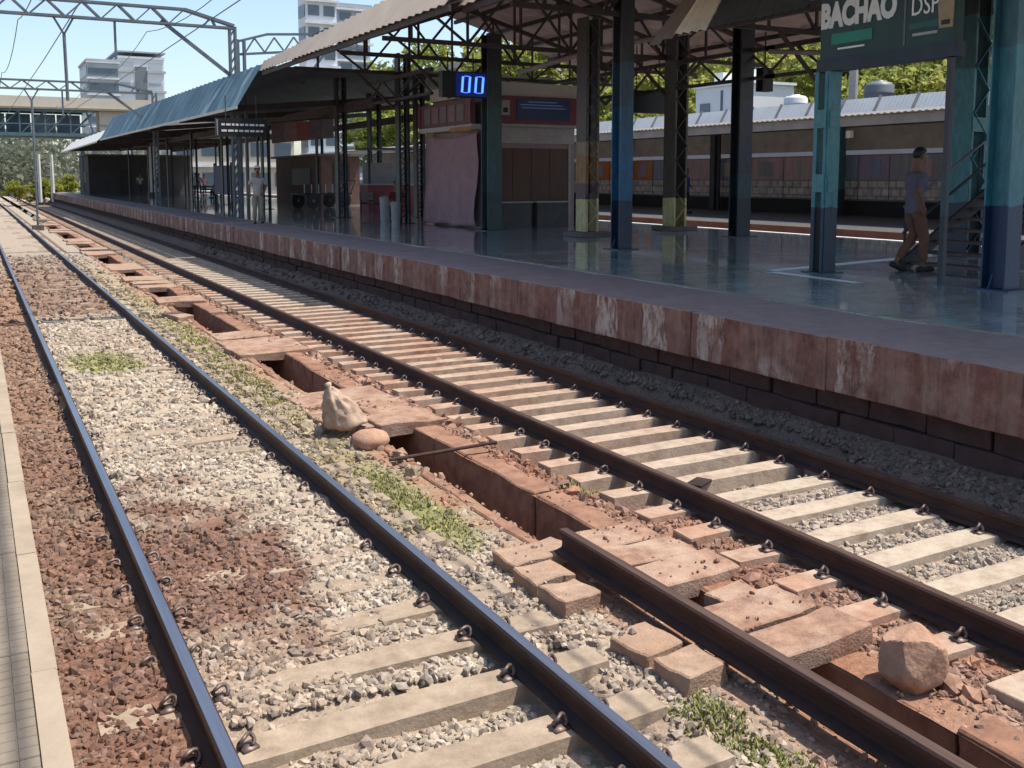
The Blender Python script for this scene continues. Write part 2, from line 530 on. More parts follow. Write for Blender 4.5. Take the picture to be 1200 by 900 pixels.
def stones():
    rs = np.random.RandomState(11)
    def scatter(x0, x1, y0, y1, dens, size, keep):
        n = int((x1 - x0) * (y1 - y0) * dens)
        xs, ys = rs.uniform(x0, x1, n), rs.uniform(y0, y1, n)
        for x, y in zip(xs, ys):
            if keep(x, y): pts.append((x, y, ground_h(x, y) + size * rs.uniform(-0.3, 0.3), size * rs.choice((.45, .6, .8, 1.0, 1.25, 1.5), p=(.2, .22, .22, .18, .12, .06))))
    pts = []
    def near_rail(x, y):
        return any(abs(x - r) < 0.085 for r in (L1, L2, R1, R2))
    def keep(x, y):
        if near_rail(x, y): return False
        if 0.45 < x < 2.6:
            on = sleeper_at(x, y, 'L')
            if y < 4.3 and on and x > .68 and rs.rand() < 0.97: return False
            if on and x > 1.3 and rs.rand() < (0.35 if y < 6 else 0.55): return False
            if fbm(x, y, 2.0, 31) > 0.28 and rs.rand() < 0.5: return False
            return True
        if 2.6 <= x < TX0 + .02:
            if y > 2.2 and x > 3.05: return rs.rand() < 0.25
            return rs.rand() < (0.9 if y < 6 else 0.45)
        if TX0 <= x <= 3.98: return False
        if 3.98 < x < 4.16:
            return rs.rand() < 0.9
        if 4.16 <= x < 6.48:
            if sleeper_at(x, y, 'R'): return rs.rand() < (0.03 if y < 13 else 0.06)
            return rs.rand() < (0.95 if y < 6 else 0.75)
        return rs.rand() < 0.9
    xa, xb = 0.16, 6.7
    for (x0, x1, y0, y1, z, n_) in ((3.42, 4.02, 4.85, 5.5, .065, 110), (3.36, 4.06, 4.5, 4.8, .088, 22), (3.36, 4.05, 3.48, 4.14, .092, 45), (2.85, 3.08, 3.85, 4.1, .095, 26), (2.84, 3.2, 4.6, 5.4, .095, 22),
                                    (3.40, 4.06, 8.9, 10.0, .068, 90), (3.0, 3.5, 9.0, 10.8, .05, 50), (3.1, 4.1, 13.5, 15.8, .055, 120), (3.76, 3.98, 5.6, 9.0, .02, 150), (3.76, 3.98, 2.3, 3.4, .02, 60), (3.76, 3.98, 10.9, 13.4, .02, 90), (3.0, 3.28, 2.3, 3.5, .01, 90)):
        for _ in range(n_):
            x, y = rs.uniform(x0, x1), rs.uniform(y0, y1)
            if fbm(x, y, 3.2, 41) < .02: continue
            pts.append((x, y, z, rs.uniform(.004, .014) if rs.rand() < .9 else rs.uniform(.016, .03)))
    for (x0, x1, y0, y1, z, n_) in ((3.98, 4.17, 5.7, 10.2, .0, 60), (3.92, 4.17, 10.8, 16, .0, 50), (3.3, 3.74, 5.7, 8.9, -.5, 60), (3.3, 3.74, 11, 13.4, -.5, 30), (3.05, 3.28, 7.4, 9.0, .01, 26), (3.98, 4.17, 2.4, 5.6, .01, 30), (2.65, 3.0, 8.3, 9.6, .02, 16)):
        for _ in range(n_):
            pts.append((rs.uniform(x0, x1), rs.uniform(y0, y1), z + rs.uniform(-.01, .02), rs.uniform(.03, .075)))
    scatter(xa, xb, 2.2, 6.2, 1500, 0.0235, keep)
    scatter(xa, xb, 6.2, 10.5, 900, 0.027, keep)
    scatter(xa, xb, 10.5, 18, 330, 0.037, keep)
    scatter(xa, xb, 18, 34, 60, 0.055, keep)
    n = len(pts)
    P = np.array(pts)
    sc = P[:, 3][:, None, None] * rs.uniform(0.6, 1.35, (n, 1, 3)) * np.array([1, 1, 0.85])
    V = ICO[None] * (1 + rs.uniform(-0.38, 0.25, (n, 12, 1))) * sc
    A = rs.normal(size=(n, 3, 3))
    Q = np.linalg.qr(A)[0]
    V = np.einsum('nij,nkj->nki', Q, V) + P[:, None, :3]
    F = (ICF[None] + (np.arange(n) * 12)[:, None, None]).reshape(-1)
    me = bpy.data.meshes.new('ballast_stones')
    me.vertices.add(n * 12)
    me.vertices.foreach_set('co', V.astype('f').ravel())
    me.loops.add(n * 60)
    me.loops.foreach_set('vertex_index', F.astype('i'))
    me.polygons.add(n * 20)
    me.polygons.foreach_set('loop_start', np.arange(0, n * 60, 3, dtype='i'))
    me.polygons.foreach_set('loop_total', np.full(n * 20, 3, 'i'))
    me.polygons.foreach_set('use_smooth', np.zeros(n * 20, bool))
    me.update(calc_edges=True)
    col = np.array([ground_col(p[0], p[1]) for p in pts])
    lum = rs.uniform(0.6, 1.22, (n, 1))
    grey = col.mean(1, keepdims=True)
    k = rs.uniform(0, 0.3, (n, 1))
    col = np.clip((col * (1 - k) + grey * k) * lum, 0.02, 0.75)
    K = np.ones((n, 12, 4), 'f')
    K[:, :, :3] = col[:, None, :]
    a = me.color_attributes.new('col', 'FLOAT_COLOR', 'POINT')
    a.data.foreach_set('color', K.ravel())
    me.materials.append(M_stone)
    o = bpy.data.objects.new('ballast_stones', me)
    C.objects.link(o)
    tag(o, 'loose crushed ballast stones, cream, tan and rust red, over the track bed', 'gravel', kind='stuff')
stones()

# ------------------------------------------------------------------ tracks
RAIL = [(-.068, 0), (.068, 0), (.068, .012), (.014, .03), (.010, .045), (.010, .098), (.034, .112), (.036, .138), (.026, .150), (-.026, .150), (-.036, .138), (-.034, .112), (-.010, .098), (-.010, .045), (-.014, .03), (-.068, .012)]
def rail_mesh(y0, y1, name, side, top, parent=None, loc=(0, 0, 0)):
    b = MB()
    n = len(RAIL)
    v = [(u, y0, w_) for u, w_ in RAIL] + [(u, y1, w_) for u, w_ in RAIL]
    b.add(v, [tuple(range(n)), tuple(range(2 * n - 1, n - 1, -1))], 0)
    for i in range(n):
        j = (i + 1) % n
        b.add([v[i], v[n + i], v[n + j], v[j]], [(0, 1, 2, 3)], 1 if i == 8 else 0)
    return b.build(name, [side, top], parent, loc=loc)

def clip_mesh():
    b = MB()
    pts = []
    for i in range(15):
        a = R(-60 + 300 * i / 14)
        pts.append((0.035 * math.cos(a), 0.012 * math.sin(a * 2), 0.034 + 0.027 * math.sin(a)))
    b.tube(pts, 0.0095, 6)
    b.box(-.045, .03, -.035, .035, -.005, .010)
    return b
def sleeper_meshes():
    out = []
    for s in range(3):
        bm = bmesh.new()
        b = MB()
        poly = [(-.125, -.17), (.125, -.17), (.10, .048), (-.10, .048)]
        xs = [-1.17, -1.165, -0.9, -.6, -.3, 0, .3, .6, .9, 1.165, 1.17]
        V = []
        rr = random.Random(s)
        for i, x in enumerate(xs):
            k = 0.96 if i in (0, len(xs) - 1) else 1
            for (u, z) in poly:
                V.append((x, u * k + rr.uniform(-.006, .006), z - (1 - k) * 0.2 * (z > 0) + rr.uniform(-.004, .004)))
        F = [(0, 1, 2, 3), tuple(len(V) - 1 - i for i in range(4))]
        for i in range(len(xs) - 1):
            for j in range(4):
                k = (j + 1) % 4
                F.append((4 * i + j, 4 * i + k, 4 * i + 4 + k, 4 * i + 4 + j))
        b.add(V, F)
        o = b.build('sleeper', M_sleeper)
        me = o.data
        bpy.data.objects.remove(o)
        out.append(me)
    return out
SLM = sleeper_meshes()
_c = clip_mesh().build('rail_clip', M_clip, smooth=True)
CLM = _c.data
bpy.data.objects.remove(_c)

def track(label, xc, ys, rails, side, top, clipmax, insets):
    tr = thing('railway_track', label, 'railway track', (xc, 0, 0))
    for dx in (-.75, .75):
        rail_mesh(Y0 - 2, 320, 'rail', side, top, tr, (dx, 0, .05))
    far = MB()
    for i, y in enumerate(ys):
        if y < 1.2: continue
        s = place(SLM[i % 3], 'sleeper', tr, (rnd.uniform(-.02, .02), y, insets(y) + rnd.uniform(-.006, .006)), (0, rnd.uniform(-.004, .004), rnd.uniform(-.012, .012)))
        if y < clipmax:
            for dx in (-.75, .75):
                for e in (-1, 1):
                    place(CLM, 'rail_clip', s, (dx + e * .115, rnd.uniform(-.015, .015), .048), (0, 0, (math.pi if e > 0 else 0) + rnd.uniform(-.3, .3)))
    y = ys[-1] + .4765
    while y < 110:
        far.box(-1.17, 1.17, y - .1, y + .1, -.1, .045)
        y += .4765
    o = far.build('far_sleepers', M_sleeper, tr)
    o['kind'] = 'stuff'
    return tr
track('railway track beside the near platform with polished bluish rails, sleepers mostly buried', (L1 + L2) / 2, SLEEP_L, 0, M_railside, M_polish, 14, lambda y: 0.0)
track('railway track below the far platform with rusty brown rails and bare pale sleepers', (R1 + R2) / 2, SLEEP_R, 0, M_rust, M_dulltop, 15, lambda y: 0.0)

# further track behind the platform (seen only as a gap between platforms)
# ------------------------------------------------------------------ drain between the tracks
dr = thing('drain', None, None)
tag(dr, kind='structure')
for (x0, x1, nm) in ((TX1, TX1 + .24, 'drain_wall'), (TX0 - .10, TX0, 'drain_wall')):
    y = -3.0
    i = 0
    while y < 60:
        ln = 1.9 if y < 30 else 6
        me = rough_block(x1 - x0, ln - .012, 0.56, 20 + i + x0, 0.017, 0.03, 6)
        o = mesh_obj('wall_segment', me, M_drain, dr, ((x0 + x1) / 2 + rnd.uniform(-.008, .008), y + ln / 2, -0.262 + rnd.uniform(-.012, .012)))
        y += ln
        i += 1
# grey cross wall at the near end of the open run
b = MB().box(TX0 + .002, TX1 - .002, 5.50, 5.60, -.5, -.02)
b.build('cross_wall', M_drain, dr)

slabs = []
def slab(x0, x1, y0, y1, z0, z1, m, label, seed, name='drain_slab', cat='concrete slab', group=None, rz=0, tilt=0, jit=0.016):
    me = rough_block(x1 - x0, y1 - y0, z1 - z0, seed, jit, min(0.022, (z1 - z0) * .25), 3)
    o = mesh_obj(name, me, m, None, ((x0 + x1) / 2, (y0 + y1) / 2, (z0 + z1) / 2), (rnd.uniform(-.025, .025), tilt + rnd.uniform(-.03, .03), rz + rnd.uniform(-.04, .04)))
    tag(o, label, cat, group)
    return o
G1 = 'loose blocks left of the spare rail'
slab(2.84, 3.30, 5.17, 5.45, -.05, .09, M_tanblock, 'wide tan slab under the far tip of the spare rail, first in the row', 1, 'concrete_block', 'concrete block', G1, 0.08)
slab(2.81, 3.09, 4.84, 5.12, -.05, .09, M_tanblock, 'tan block second in the row left of the spare rail, behind the wide slab', 2, 'concrete_block', 'concrete block', G1, 0.05)
slab(2.80, 3.07, 4.53, 4.79, -.05, .10, M_tanblock, 'tan block with clean square edges just before the stony gap beside the spare rail', 3, 'concrete_block', 'concrete block', G1, 0.1)
slab(2.85, 3.10, 3.83, 4.13, -.05, .09, M_tanblock, 'tan block strewn with pebbles left of the spare rail', 4, 'concrete_block', 'concrete block', G1, 0.1)
slab(2.88, 3.14, 3.53, 3.79, -.05, .10, M_tanblock, 'bare tan block nearest the grass tuft left of the spare rail', 5, 'concrete_block', 'concrete block', G1, 0.06)
G2 = 'red cover slabs right of the spare rail'
slab(3.42, 4.03, 5.20, 5.52, -.06, .06, M_redslab, 'red dusty slab beside the far tip of the spare rail', 6, 'drain_slab', 'concrete slab', G2, 0.05)
slab(3.36, 4.05, 4.83, 5.17, -.05, .07, M_redslab, 'red slab with a dark crack beside it, second right of the spare rail', 7, 'drain_slab', 'concrete slab', G2, 0.03)
slab(3.34, 4.09, 4.48, 4.80, -.04, .085, M_redslab, 'red slab with a sharp front edge above the small dark hole', 8, 'drain_slab', 'concrete slab', G2, 0.06)
slab(3.72, 4.02, 4.20, 4.40, -.08, .03, M_redslab, 'small sunken red block in the dark hole between two slabs', 9, 'concrete_block', 'concrete block', G2, 0.1)
slab(3.34, 4.07, 3.83, 4.15, -.04, .085, M_redslab, 'long red slab with a pebble on it, right of the spare rail', 10, 'drain_slab', 'concrete slab', G2, 0.05)
slab(3.34, 4.08, 3.45, 3.76, -.02, .105, M_redslab, 'orange red slab with a raised edge beside the boulder', 12, 'drain_slab', 'concrete slab', G2, 0.04)
G3 = 'red cover slabs around the sack'
slab(2.96, 3.52, 8.95, 9.85, -.06, .05, M_redslab, 'broad red slab standing under the sack', 13, 'drain_slab', 'concrete slab', G3, 0.03)
slab(3.36, 4.10, 8.86, 9.36, -.06, .075, M_redslab, 'red slab right of the sack, over the dark drain mouth', 14, 'drain_slab', 'concrete slab', G3, 0.05)
slab(3.50, 4.08, 9.40, 10.05, -.06, .055, M_redslab, 'red slab behind the slab right of the sack, crumbs on it', 15, 'drain_slab', 'concrete slab', G3, -0.02)
slab(3.02, 4.02, 10.1, 10.85, -.07, .035, M_redslab, 'flat red slab at the near end of the second drain opening', 16, 'drain_slab', 'concrete slab', G3, 0.02)
G4 = 'red cover slabs further along the drain'
slab(3.08, 4.14, 13.45, 14.2, -.05, .07, M_redslab, 'red slab with a sharp front edge over the second drain opening', 17, 'drain_slab', 'concrete slab', G4, 0.04)
slab(3.14, 4.16, 14.25, 15.0, -.06, .045, M_redslab, 'red slab right behind the slab over the second drain opening', 18, 'drain_slab', 'concrete slab', G4, 0.0)
slab(3.2, 4.0, 15.1, 15.9, -.06, .03, M_redslab, 'dusty red slab at the near end of the third drain opening', 19, 'drain_slab', 'concrete slab', G4, 0.03)
slab(2.95, 3.25, 17.6, 18.4, -.06, .08, M_tanblock, 'pale broken slab beside the third drain opening', 21, 'drain_slab', 'concrete slab', G4, 0.2)
G5 = 'cover slabs far along the drain'
for i, (h0, h1) in enumerate(zip(HOLES[3:-1], HOLES[4:])):
    a, c = h0[1] + .08, h1[0] - .05
    k = max(1, round((c - a) / 1.0))
    for j in range(k):
        slab(3.12 + rnd.uniform(-.08, .08), 4.02, a + (c - a) * j / k, a + (c - a) * (j + .92) / k, -.06, .06 + rnd.uniform(-.02, .03), M_redslab if i < 1 else M_tanblock, 'dusty cover slab lying across the drain far down the line', 30 + i * 5 + j, 'drain_slab', 'concrete slab', G5, rnd.uniform(-.06, .06))

# soil and grit piled on the covers and in the drain
o = rail_mesh(0, 3.75, 'loose_rail', M_rust, M_dulltop, None, (3.225, 1.45, .095))
tag(o, 'spare rusty rail lying on the slabs between the two tracks', 'rail')
me = lump(.178, 5.3, 0.12, 5, (.84, .9, 1.05), True)
o = mesh_obj('boulder', me, M_rock, None, (3.93, 3.08, .145), (0.2, 0, .9))
tag(o, 'reddish angular boulder standing beside the spare rail', 'boulder')
me = lump(.15, 9.1, 0.18, 3, (1.1, 1, .85))
o = mesh_obj('round_stone', me, M_rock, None, (3.12, 8.42, .06))
tag(o, 'rounded pinkish stone at the foot of the sack', 'stone')
b = MB()
b.tube([(3.06, 7.80, .05), (3.5, 7.755, .07), (4.06, 7.70, .10)], .016, 8)
o = b.build('iron_bar', M_rust)
tag(o, 'thin rusty iron bar laid across the open drain', 'iron bar')

me = rough_block(.24, .13, .022, 3.3, .006, .006, 2)
o = mesh_obj('scrap_plate', me, M_railside, None, (4.98, 5.98, .062), (0, .05, .5))
tag(o, 'small dark scrap plate lying on a sleeper of the rusty track', 'scrap plate')
# the sack
def sack():
    s = thing('sack', 'pale cloth sack slumped upright with a twisted top on a red slab', 'sack', (3.05, 8.98, .055), 0.3)
    s.scale = (.95, .95, .84)
    bm = bmesh.new()
    bmesh.ops.create_icosphere(bm, subdivisions=4, radius=1)
    for v in bm.verts:
        d = v.co.copy()
        z = d.z
        q = (z + 1) / 2
        # slumped wide on its base, drawn to a point that leans over
        an = math.atan2(d.y, d.x)
        r = .205 * (1 - q ** 1.5) ** .75 * min(1, (q / .10) ** .5) + .022 * (q > .1)
        r *= 1 + .10 * math.sin(an * 4 + 5 * q) * q + .05 * math.sin(an * 9 - 4 * q)
        p = Vector((.05 - .20 * q ** 1.3 + math.cos(an) * r * 1.05, math.sin(an) * r * .85, .52 * q))
        n = mnoise.noise(d * 2.2 + Vector((3, 1, 8)))
        n2 = mnoise.noise(Vector((d.x * 6, d.y * 6, d.z * 2.5)))
        p += d * (0.03 * n + 0.022 * n2)
        v.co = p
    me = bpy.data.meshes.new('sack_body')
    bm.to_mesh(me); bm.free()
    me.polygons.foreach_set('use_smooth', [True] * len(me.polygons))
    mesh_obj('sack_body', me, M_sack, s)
    b = MB()
    b.tube([(-.14, .0, .47), (-.155, .0, .52), (-.175, .0, .565)], [.036, .024, .04], 9)
    b.build('tied_top', M_sack, s, True)
    b = MB()
    ring = [(-.152 + .032 * math.cos(a), .032 * math.sin(a), .508) for a in [k * math.pi / 6 for k in range(13)]]
    b.tube(ring, .008, 5)
    b.build('string', M_rust, s, True)
sack()

# ------------------------------------------------------------------ grass
def grass_mat():
    m, n, b = new_mat('grass_blade')
    a = N(n, 'ShaderNodeAttribute', attribute_name='col')
    n.links.new(a.outputs['Color'], b.inputs['Base Color'])
    b.inputs['Roughness'].default_value = 0.7
    b.inputs['Specular IOR Level'].default_value = 0.2
    return m
M_grass = grass_mat()
def grass(name, label, patches, seed):
    rs = random.Random(seed)
    V, F, K = [], [], []
    for (cx, cy, rx, ry, dens, hmin, hmax, cA, cB) in patches:
        n = int(math.pi * rx * ry * dens)
        for _ in range(n):
            a, r = rs.uniform(0, 6.283), math.sqrt(rs.random())
            x, y = cx + rx * r * math.cos(a), cy + ry * r * math.sin(a)
            if fbm(x, y, 3.0, 17) < -0.25 + 0.25 * r: continue
            if TX0 - .02 < x < TX1 + .02 : continue
            h = rs.uniform(hmin, hmax) * (1 - .5 * r)
            wd = rs.uniform(.003, .007) * (1 if cy < 9 else 1.8)
            th = rs.uniform(0, 6.283)
            lean = rs.uniform(.1, .9) * h
            dx, dy = math.cos(th), math.sin(th)
            z = ground_h(x, y) - .005
            o = len(V)
            V += [(x - dy * wd, y + dx * wd, z), (x + dy * wd, y - dx * wd, z),
                  (x + dx * lean * .4 + dy * wd * .8, y + dy * lean * .4 - dx * wd * .8, z + h * .6),
                  (x + dx * lean * .4 - dy * wd * .8, y + dy * lean * .4 + dx * wd * .8, z + h * .6),
                  (x + dx * lean, y + dy * lean, z + h)]
            F += [(o, o + 1, o + 2, o + 3), (o + 3, o + 2, o + 4)]
            c = lerp3(cA, cB, rs.random())
            K += [(*c, 1)] * 5
    me = bpy.data.meshes.new(name)
    me.from_pydata(V, [], F)
    at = me.color_attributes.new('col', 'FLOAT_COLOR', 'POINT')
    at.data.foreach_set('color', np.array(K, 'f').ravel())
    me.materials.append(M_grass)
    o = bpy.data.objects.new(name, me)
    C.objects.link(o)
    tag(o, label, 'grass', kind='stuff')
gA, gB, gY = (0.16, 0.18, 0.05), (0.30, 0.27, 0.10), (0.40, 0.32, 0.16)
gG, gD = (0.12, 0.15, 0.04), (0.31, 0.28, 0.11)
grass('grass', 'low yellow green grass between the left track and the open drain', [
    (2.84, 6.75, .18, 1.1, 5000, .02, .06, gA, gY),
    (2.80, 7.9, .2, .5, 3000, .015, .04, gB, gY),
    (2.80, 9.6, .24, 1.2, 2600, .02, .05, gB, gY),
    (2.80, 12.2, .28, 2.1, 2600, .025, .065, gA, gY),
    (2.85, 15.8, .30, 2.4, 2600, .025, .06, (0.19, .24, .04), gY),
    (2.9, 20.5, .3, 2.2, 500, .03, .06, gB, gY)], 3)
grass('grass', 'dark green grass tuft beside the bare tan block at the bottom edge', [
    (2.87, 3.26, .19, .40, 9500, .025, .065, gG, gD),
    (2.96, 2.85, .10, .22, 5000, .02, .05, (0.2, .26, .03), gB)], 4)
grass('grass', 'straw coloured grass tuft beside the rusty rail of the far track', [
    (4.22, 6.45, .18, .42, 7000, .03, .10, gB, gY),
    (4.25, 2.55, .12, .28, 4000, .02, .05, gG, gD)], 5)
grass('grass', 'thin greenish weeds in the middle of the left track', [
    (1.45, 13.7, .45, .9, 2200, .015, .04, gA, gB)], 6)

# ------------------------------------------------------------------ near platform at lower left
def near_platform():
    p = thing('near_platform', None, None)
    tag(p, kind='structure')
    m_k = mat('kerb_stone', (0.35, 0.275, 0.195), (0.25, 0.19, 0.13), 5, 0.85, 0, 0.3, dirt=(0.33, 0.26, 0.19))
    m_t = mat('paver_tile', (0.25, 0.205, 0.155), (0.18, 0.145, 0.105), 7, 0.9, 0, 0.2, dirt=(0.16, 0.125, 0.09), spec=0.15)
    MB().box(-6, .118, -8, 150, 0, 1.045).build('platform_base', m_k, p)
    k = MB()
    k.prism([(.083, 1.04), (.15, 1.04), (.15, 1.072), (.142, 1.08), (.083, 1.08)], 'y', 0, .996)
    o = k.build('kerb_stone', m_k, p)
    for i in range(-3, 70):
        if i == 0: continue
        place(o, 'kerb_stone', p, (rnd.uniform(-.003, .003), i, rnd.uniform(-.002, .002)))
    tl = MB()
    tl.box(-.1485, .1485, -.1485, .1485, -.02, .0)
    for i in range(6):
        for j in range(6):
            x, y = -.1485 + i * .0495, -.1485 + j * .0495
            e = .0016
            v = [(x + e, y + e, 0), (x + .0495 - e, y + e, 0), (x + .0495 - e, y + .0495 - e, 0), (x + e, y + .0495 - e, 0)]
            u = [(x + 2 * e, y + 2 * e, .0025), (x + .0495 - 2 * e, y + 2 * e, .0025), (x + .0495 - 2 * e, y + .0495 - 2 * e, .0025), (x + 2 * e, y + .0495 - 2 * e, .0025)]
            tl.add(v + u, [(4, 5, 6, 7), (0, 1, 5, 4), (1, 2, 6, 5), (2, 3, 7, 6), (3, 0, 4, 7)])
    t0 = tl.build('paver', m_t, p, loc=(-.068, 1.2, 1.072))
    for r in range(2):
        for i in range(60):
            if r == 0 and i == 0: continue
            place(t0, 'paver', p, (-.068 - .3 * r, 1.2 + .3 * i, 1.072 + rnd.uniform(-.0015, .0015)), (0, 0, rnd.uniform(-.003, .003)))
    MB().box(-6, -.52, -8, 150, 1.046, 1.075).build('paving', m_t, p)
    MB().box(-.518, .080, 19.2, 150, 1.047, 1.0745).build('paving', m_t, p)
near_platform()

# ------------------------------------------------------------------ far platform
def coping_mat():
    m, n, b = new_mat('painted_coping')
    v = coords(n)
    g = N(n, 'ShaderNodeNewGeometry')
    s = N(n, 'ShaderNodeSeparateXYZ'); n.links.new(g.outputs['Position'], s.inputs[0])
    sn = N(n, 'ShaderNodeSeparateXYZ'); n.links.new(g.outputs['Normal'], sn.inputs[0])
    # old white bands every 0.95 m
    a = N(n, 'ShaderNodeMath', operation='SUBTRACT'); a.inputs[1].default_value = 4.93
    n.links.new(s.outputs['Y'], a.inputs[0])
    d = N(n, 'ShaderNodeMath', operation='DIVIDE'); d.inputs[1].default_value = 0.94
    n.links.new(a.outputs[0], d.inputs[0])
    wob = N(n, 'ShaderNodeMath', operation='MULTIPLY_ADD'); wob.inputs[1].default_value = .30; n.links.new(noise_tex(n, v, 1.6, 4, .6), wob.inputs[0]); n.links.new(d.outputs[0], wob.inputs[2])
    fr = N(n, 'ShaderNodeMath', operation='FRACT'); n.links.new(wob.outputs[0], fr.inputs[0])
    band = ramp(n, fr.outputs[0], [(0, (1, 1, 1)), (.44, (0, 0, 0))], 'CONSTANT')
    wear = noise_tex(n, coords(n, (1, 1, .45)), 9, 8, 0.75)
    wm = ramp(n, wear, [(0.43, (0, 0, 0)), (0.57, (0.9,) * 3)])
    big = noise_tex(n, v, 0.8, 3, 0.6)
    bw = ramp(n, big, [(0.42, (0.12,) * 3), (0.60, (1, 1, 1))])
    k = mixrgb(n, 1, mixrgb(n, 1, band, wm, 'MULTIPLY'), bw, 'MULTIPLY')
    f = noise_tex(n, v, 6, 8, 0.7)
    red = ramp(n, f, [(0.28, (0.07, 0.028, 0.021)), (0.5, (0.175, 0.075, 0.054)), (0.75, (0.27, 0.16, 0.122))])
    drip = noise_tex(n, coords(n, (1, 1, .08)), 7, 6, 0.7)
    dm = ramp(n, drip, [(0.45, (0, 0, 0)), (0.68, (0.55,) * 3)])
    red = mixrgb(n, dm, red, (0.30, 0.21, 0.165))
    face = mixrgb(n, k, red, (0.46, 0.39, 0.335))
    top = ramp(n, f, [(0.3, (0.17, 0.122, 0.115)), (0.7, (0.29, 0.215, 0.20))])
    ab = N(n, 'ShaderNodeMath', operation='GREATER_THAN'); ab.inputs[1].default_value = 0.6
    n.links.new(sn.outputs['Z'], ab.inputs[0])
    col = mixrgb(n, ab.outputs[0], face, top)
    n.links.new(col, b.inputs['Base Color'])
    rr = N(n, 'ShaderNodeMapRange')
    rr.inputs[3].default_value = 0.9; rr.inputs[4].default_value = 0.45
    n.links.new(ab.outputs[0], rr.inputs[0])
    n.links.new(rr.outputs[0], b.inputs['Roughness'])
    bump(n, b, noise_tex(n, v, 22, 6, 0.7), 0.6, 0.02)
    return m
M_coping = coping_mat()

def floor_mat():
    m, n, b = new_mat('polished_floor')
    v = coords(n)
    f = noise_tex(n, v, 1.1, 7, 0.65)
    col = ramp(n, f, [(0.3, (0.41, 0.46, 0.44)), (0.7, (0.57, 0.62, 0.60))])
    br = N(n, 'ShaderNodeTexBrick')
    br.offset = 0.5
    br.inputs['Scale'].default_value = 1.0
    br.inputs['Mortar Size'].default_value = 0.013
    br.inputs['Brick Width'].default_value = 0.9
    br.inputs['Row Height'].default_value = 0.6
    br.inputs['Color1'].default_value = (1, 1, 1, 1)
    br.inputs['Color2'].default_value = (0.82, 0.84, 0.86, 1)
    br.inputs['Mortar'].default_value = (0.4, 0.39, 0.38, 1)
    n.links.new(v, br.inputs['Vector'])
    col = mixrgb(n, 1, col, br.outputs['Color'], 'MULTIPLY')
    st = ramp(n, noise_tex(n, coords(n, (.6, 1.4, 1)), 1.7, 8, 0.75), [(0.36, (0.60, 0.57, 0.54)), (0.54, (1, 1, 1))])
    col = mixrgb(n, 1, col, st, 'MULTIPLY')
    n.links.new(col, b.inputs['Base Color'])
    f2 = noise_tex(n, coords(n, (1, .5, 1)), 2.3, 6, 0.65)
    ro = ramp(n, f2, [(0.35, (0.20,) * 3), (0.72, (0.36,) * 3)])
    n.links.new(ro, b.inputs['Roughness'])
    b.inputs['Specular IOR Level'].default_value = 1.0
    b.inputs['IOR'].default_value = 1.75
    b.inputs['Coat Weight'].default_value = 1.0
    b.inputs['Coat IOR'].default_value = 1.7
    b.inputs['Coat Roughness'].default_value = 0.05
    return m
M_floor = floor_mat()

PX = 6.6
def far_platform():
    p = thing('far_platform', None, None)
    tag(p, kind='structure')
    m_base = mat('platform_brick', (0.095, 0.05, 0.042), (0.045, 0.025, 0.021), 5, 0.95, 0, 0.5)
    MB().box(7.02, 18.19, 0.5, 107, -.1, FL - .03).build('platform_core', m_base, p)
    MB().box(8.02, 18.05, 0.5, 107, FL - .031, FL).build('platform_floor', M_floor, p)
    MB().box(18.052, 18.22, 0.5, 107, FL - .2, FL + .004).build('far_edge', M_white, p)  # sunlit edge, its brightness put into the white colour
    # coping stones, each 1.9 m
    y = 0.6
    i = 0
    while y < 106:
        ln = 1.88 if y < 40 else 6.6
        me = rough_block(1.40, ln - .004, .49, 100 + i, 0.009, 0.018, 4)
        mesh_obj('coping_stone', me, M_coping, p, (PX + .70 + rnd.uniform(-.008, .012), y + ln / 2, FL - .246 + rnd.uniform(-.004, .004)))
        y += ln
        i += 1
    # stone courses of the set-back wall below
    me = [rough_block(.34, .58, .19, 60 + s, 0.012, 0.016, 2) for s in range(4)]
    for x in me: x.materials.append(m_base)
    for r in range(3):
        for k in range(70):
            place(me[(k * 3 + r) % 4], 'wall_stone', p, (6.96 - .05 * (2 - r) + rnd.uniform(-.015, .015), 2.6 + k * .6 + .3 * (r % 2), .085 + .2 * r), (0, 0, rnd.choice((0, math.pi))))
    MB().box(6.83, 7.03, 44, 107, -.1, .60).build('wall_stone', m_base, p)
    # yellow line behind the coping and white strips on the floor
    m_y = mat('worn_yellow', (0.36, 0.28, 0.17), (0.22, 0.18, 0.14), 8, 0.6)
    MB().box(8.022, 8.10, 0.6, 106, FL, FL + .004).build('yellow_line', m_y, p)
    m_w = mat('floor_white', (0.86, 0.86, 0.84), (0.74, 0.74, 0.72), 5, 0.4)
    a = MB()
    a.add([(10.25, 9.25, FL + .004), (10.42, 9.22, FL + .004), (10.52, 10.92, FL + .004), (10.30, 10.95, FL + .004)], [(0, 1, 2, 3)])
    a.build('white_strip', m_w, p)
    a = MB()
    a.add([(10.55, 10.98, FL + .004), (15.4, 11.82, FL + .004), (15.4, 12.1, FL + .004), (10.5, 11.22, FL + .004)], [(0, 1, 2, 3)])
    a.build('white_strip', m_w, p)
far_platform()

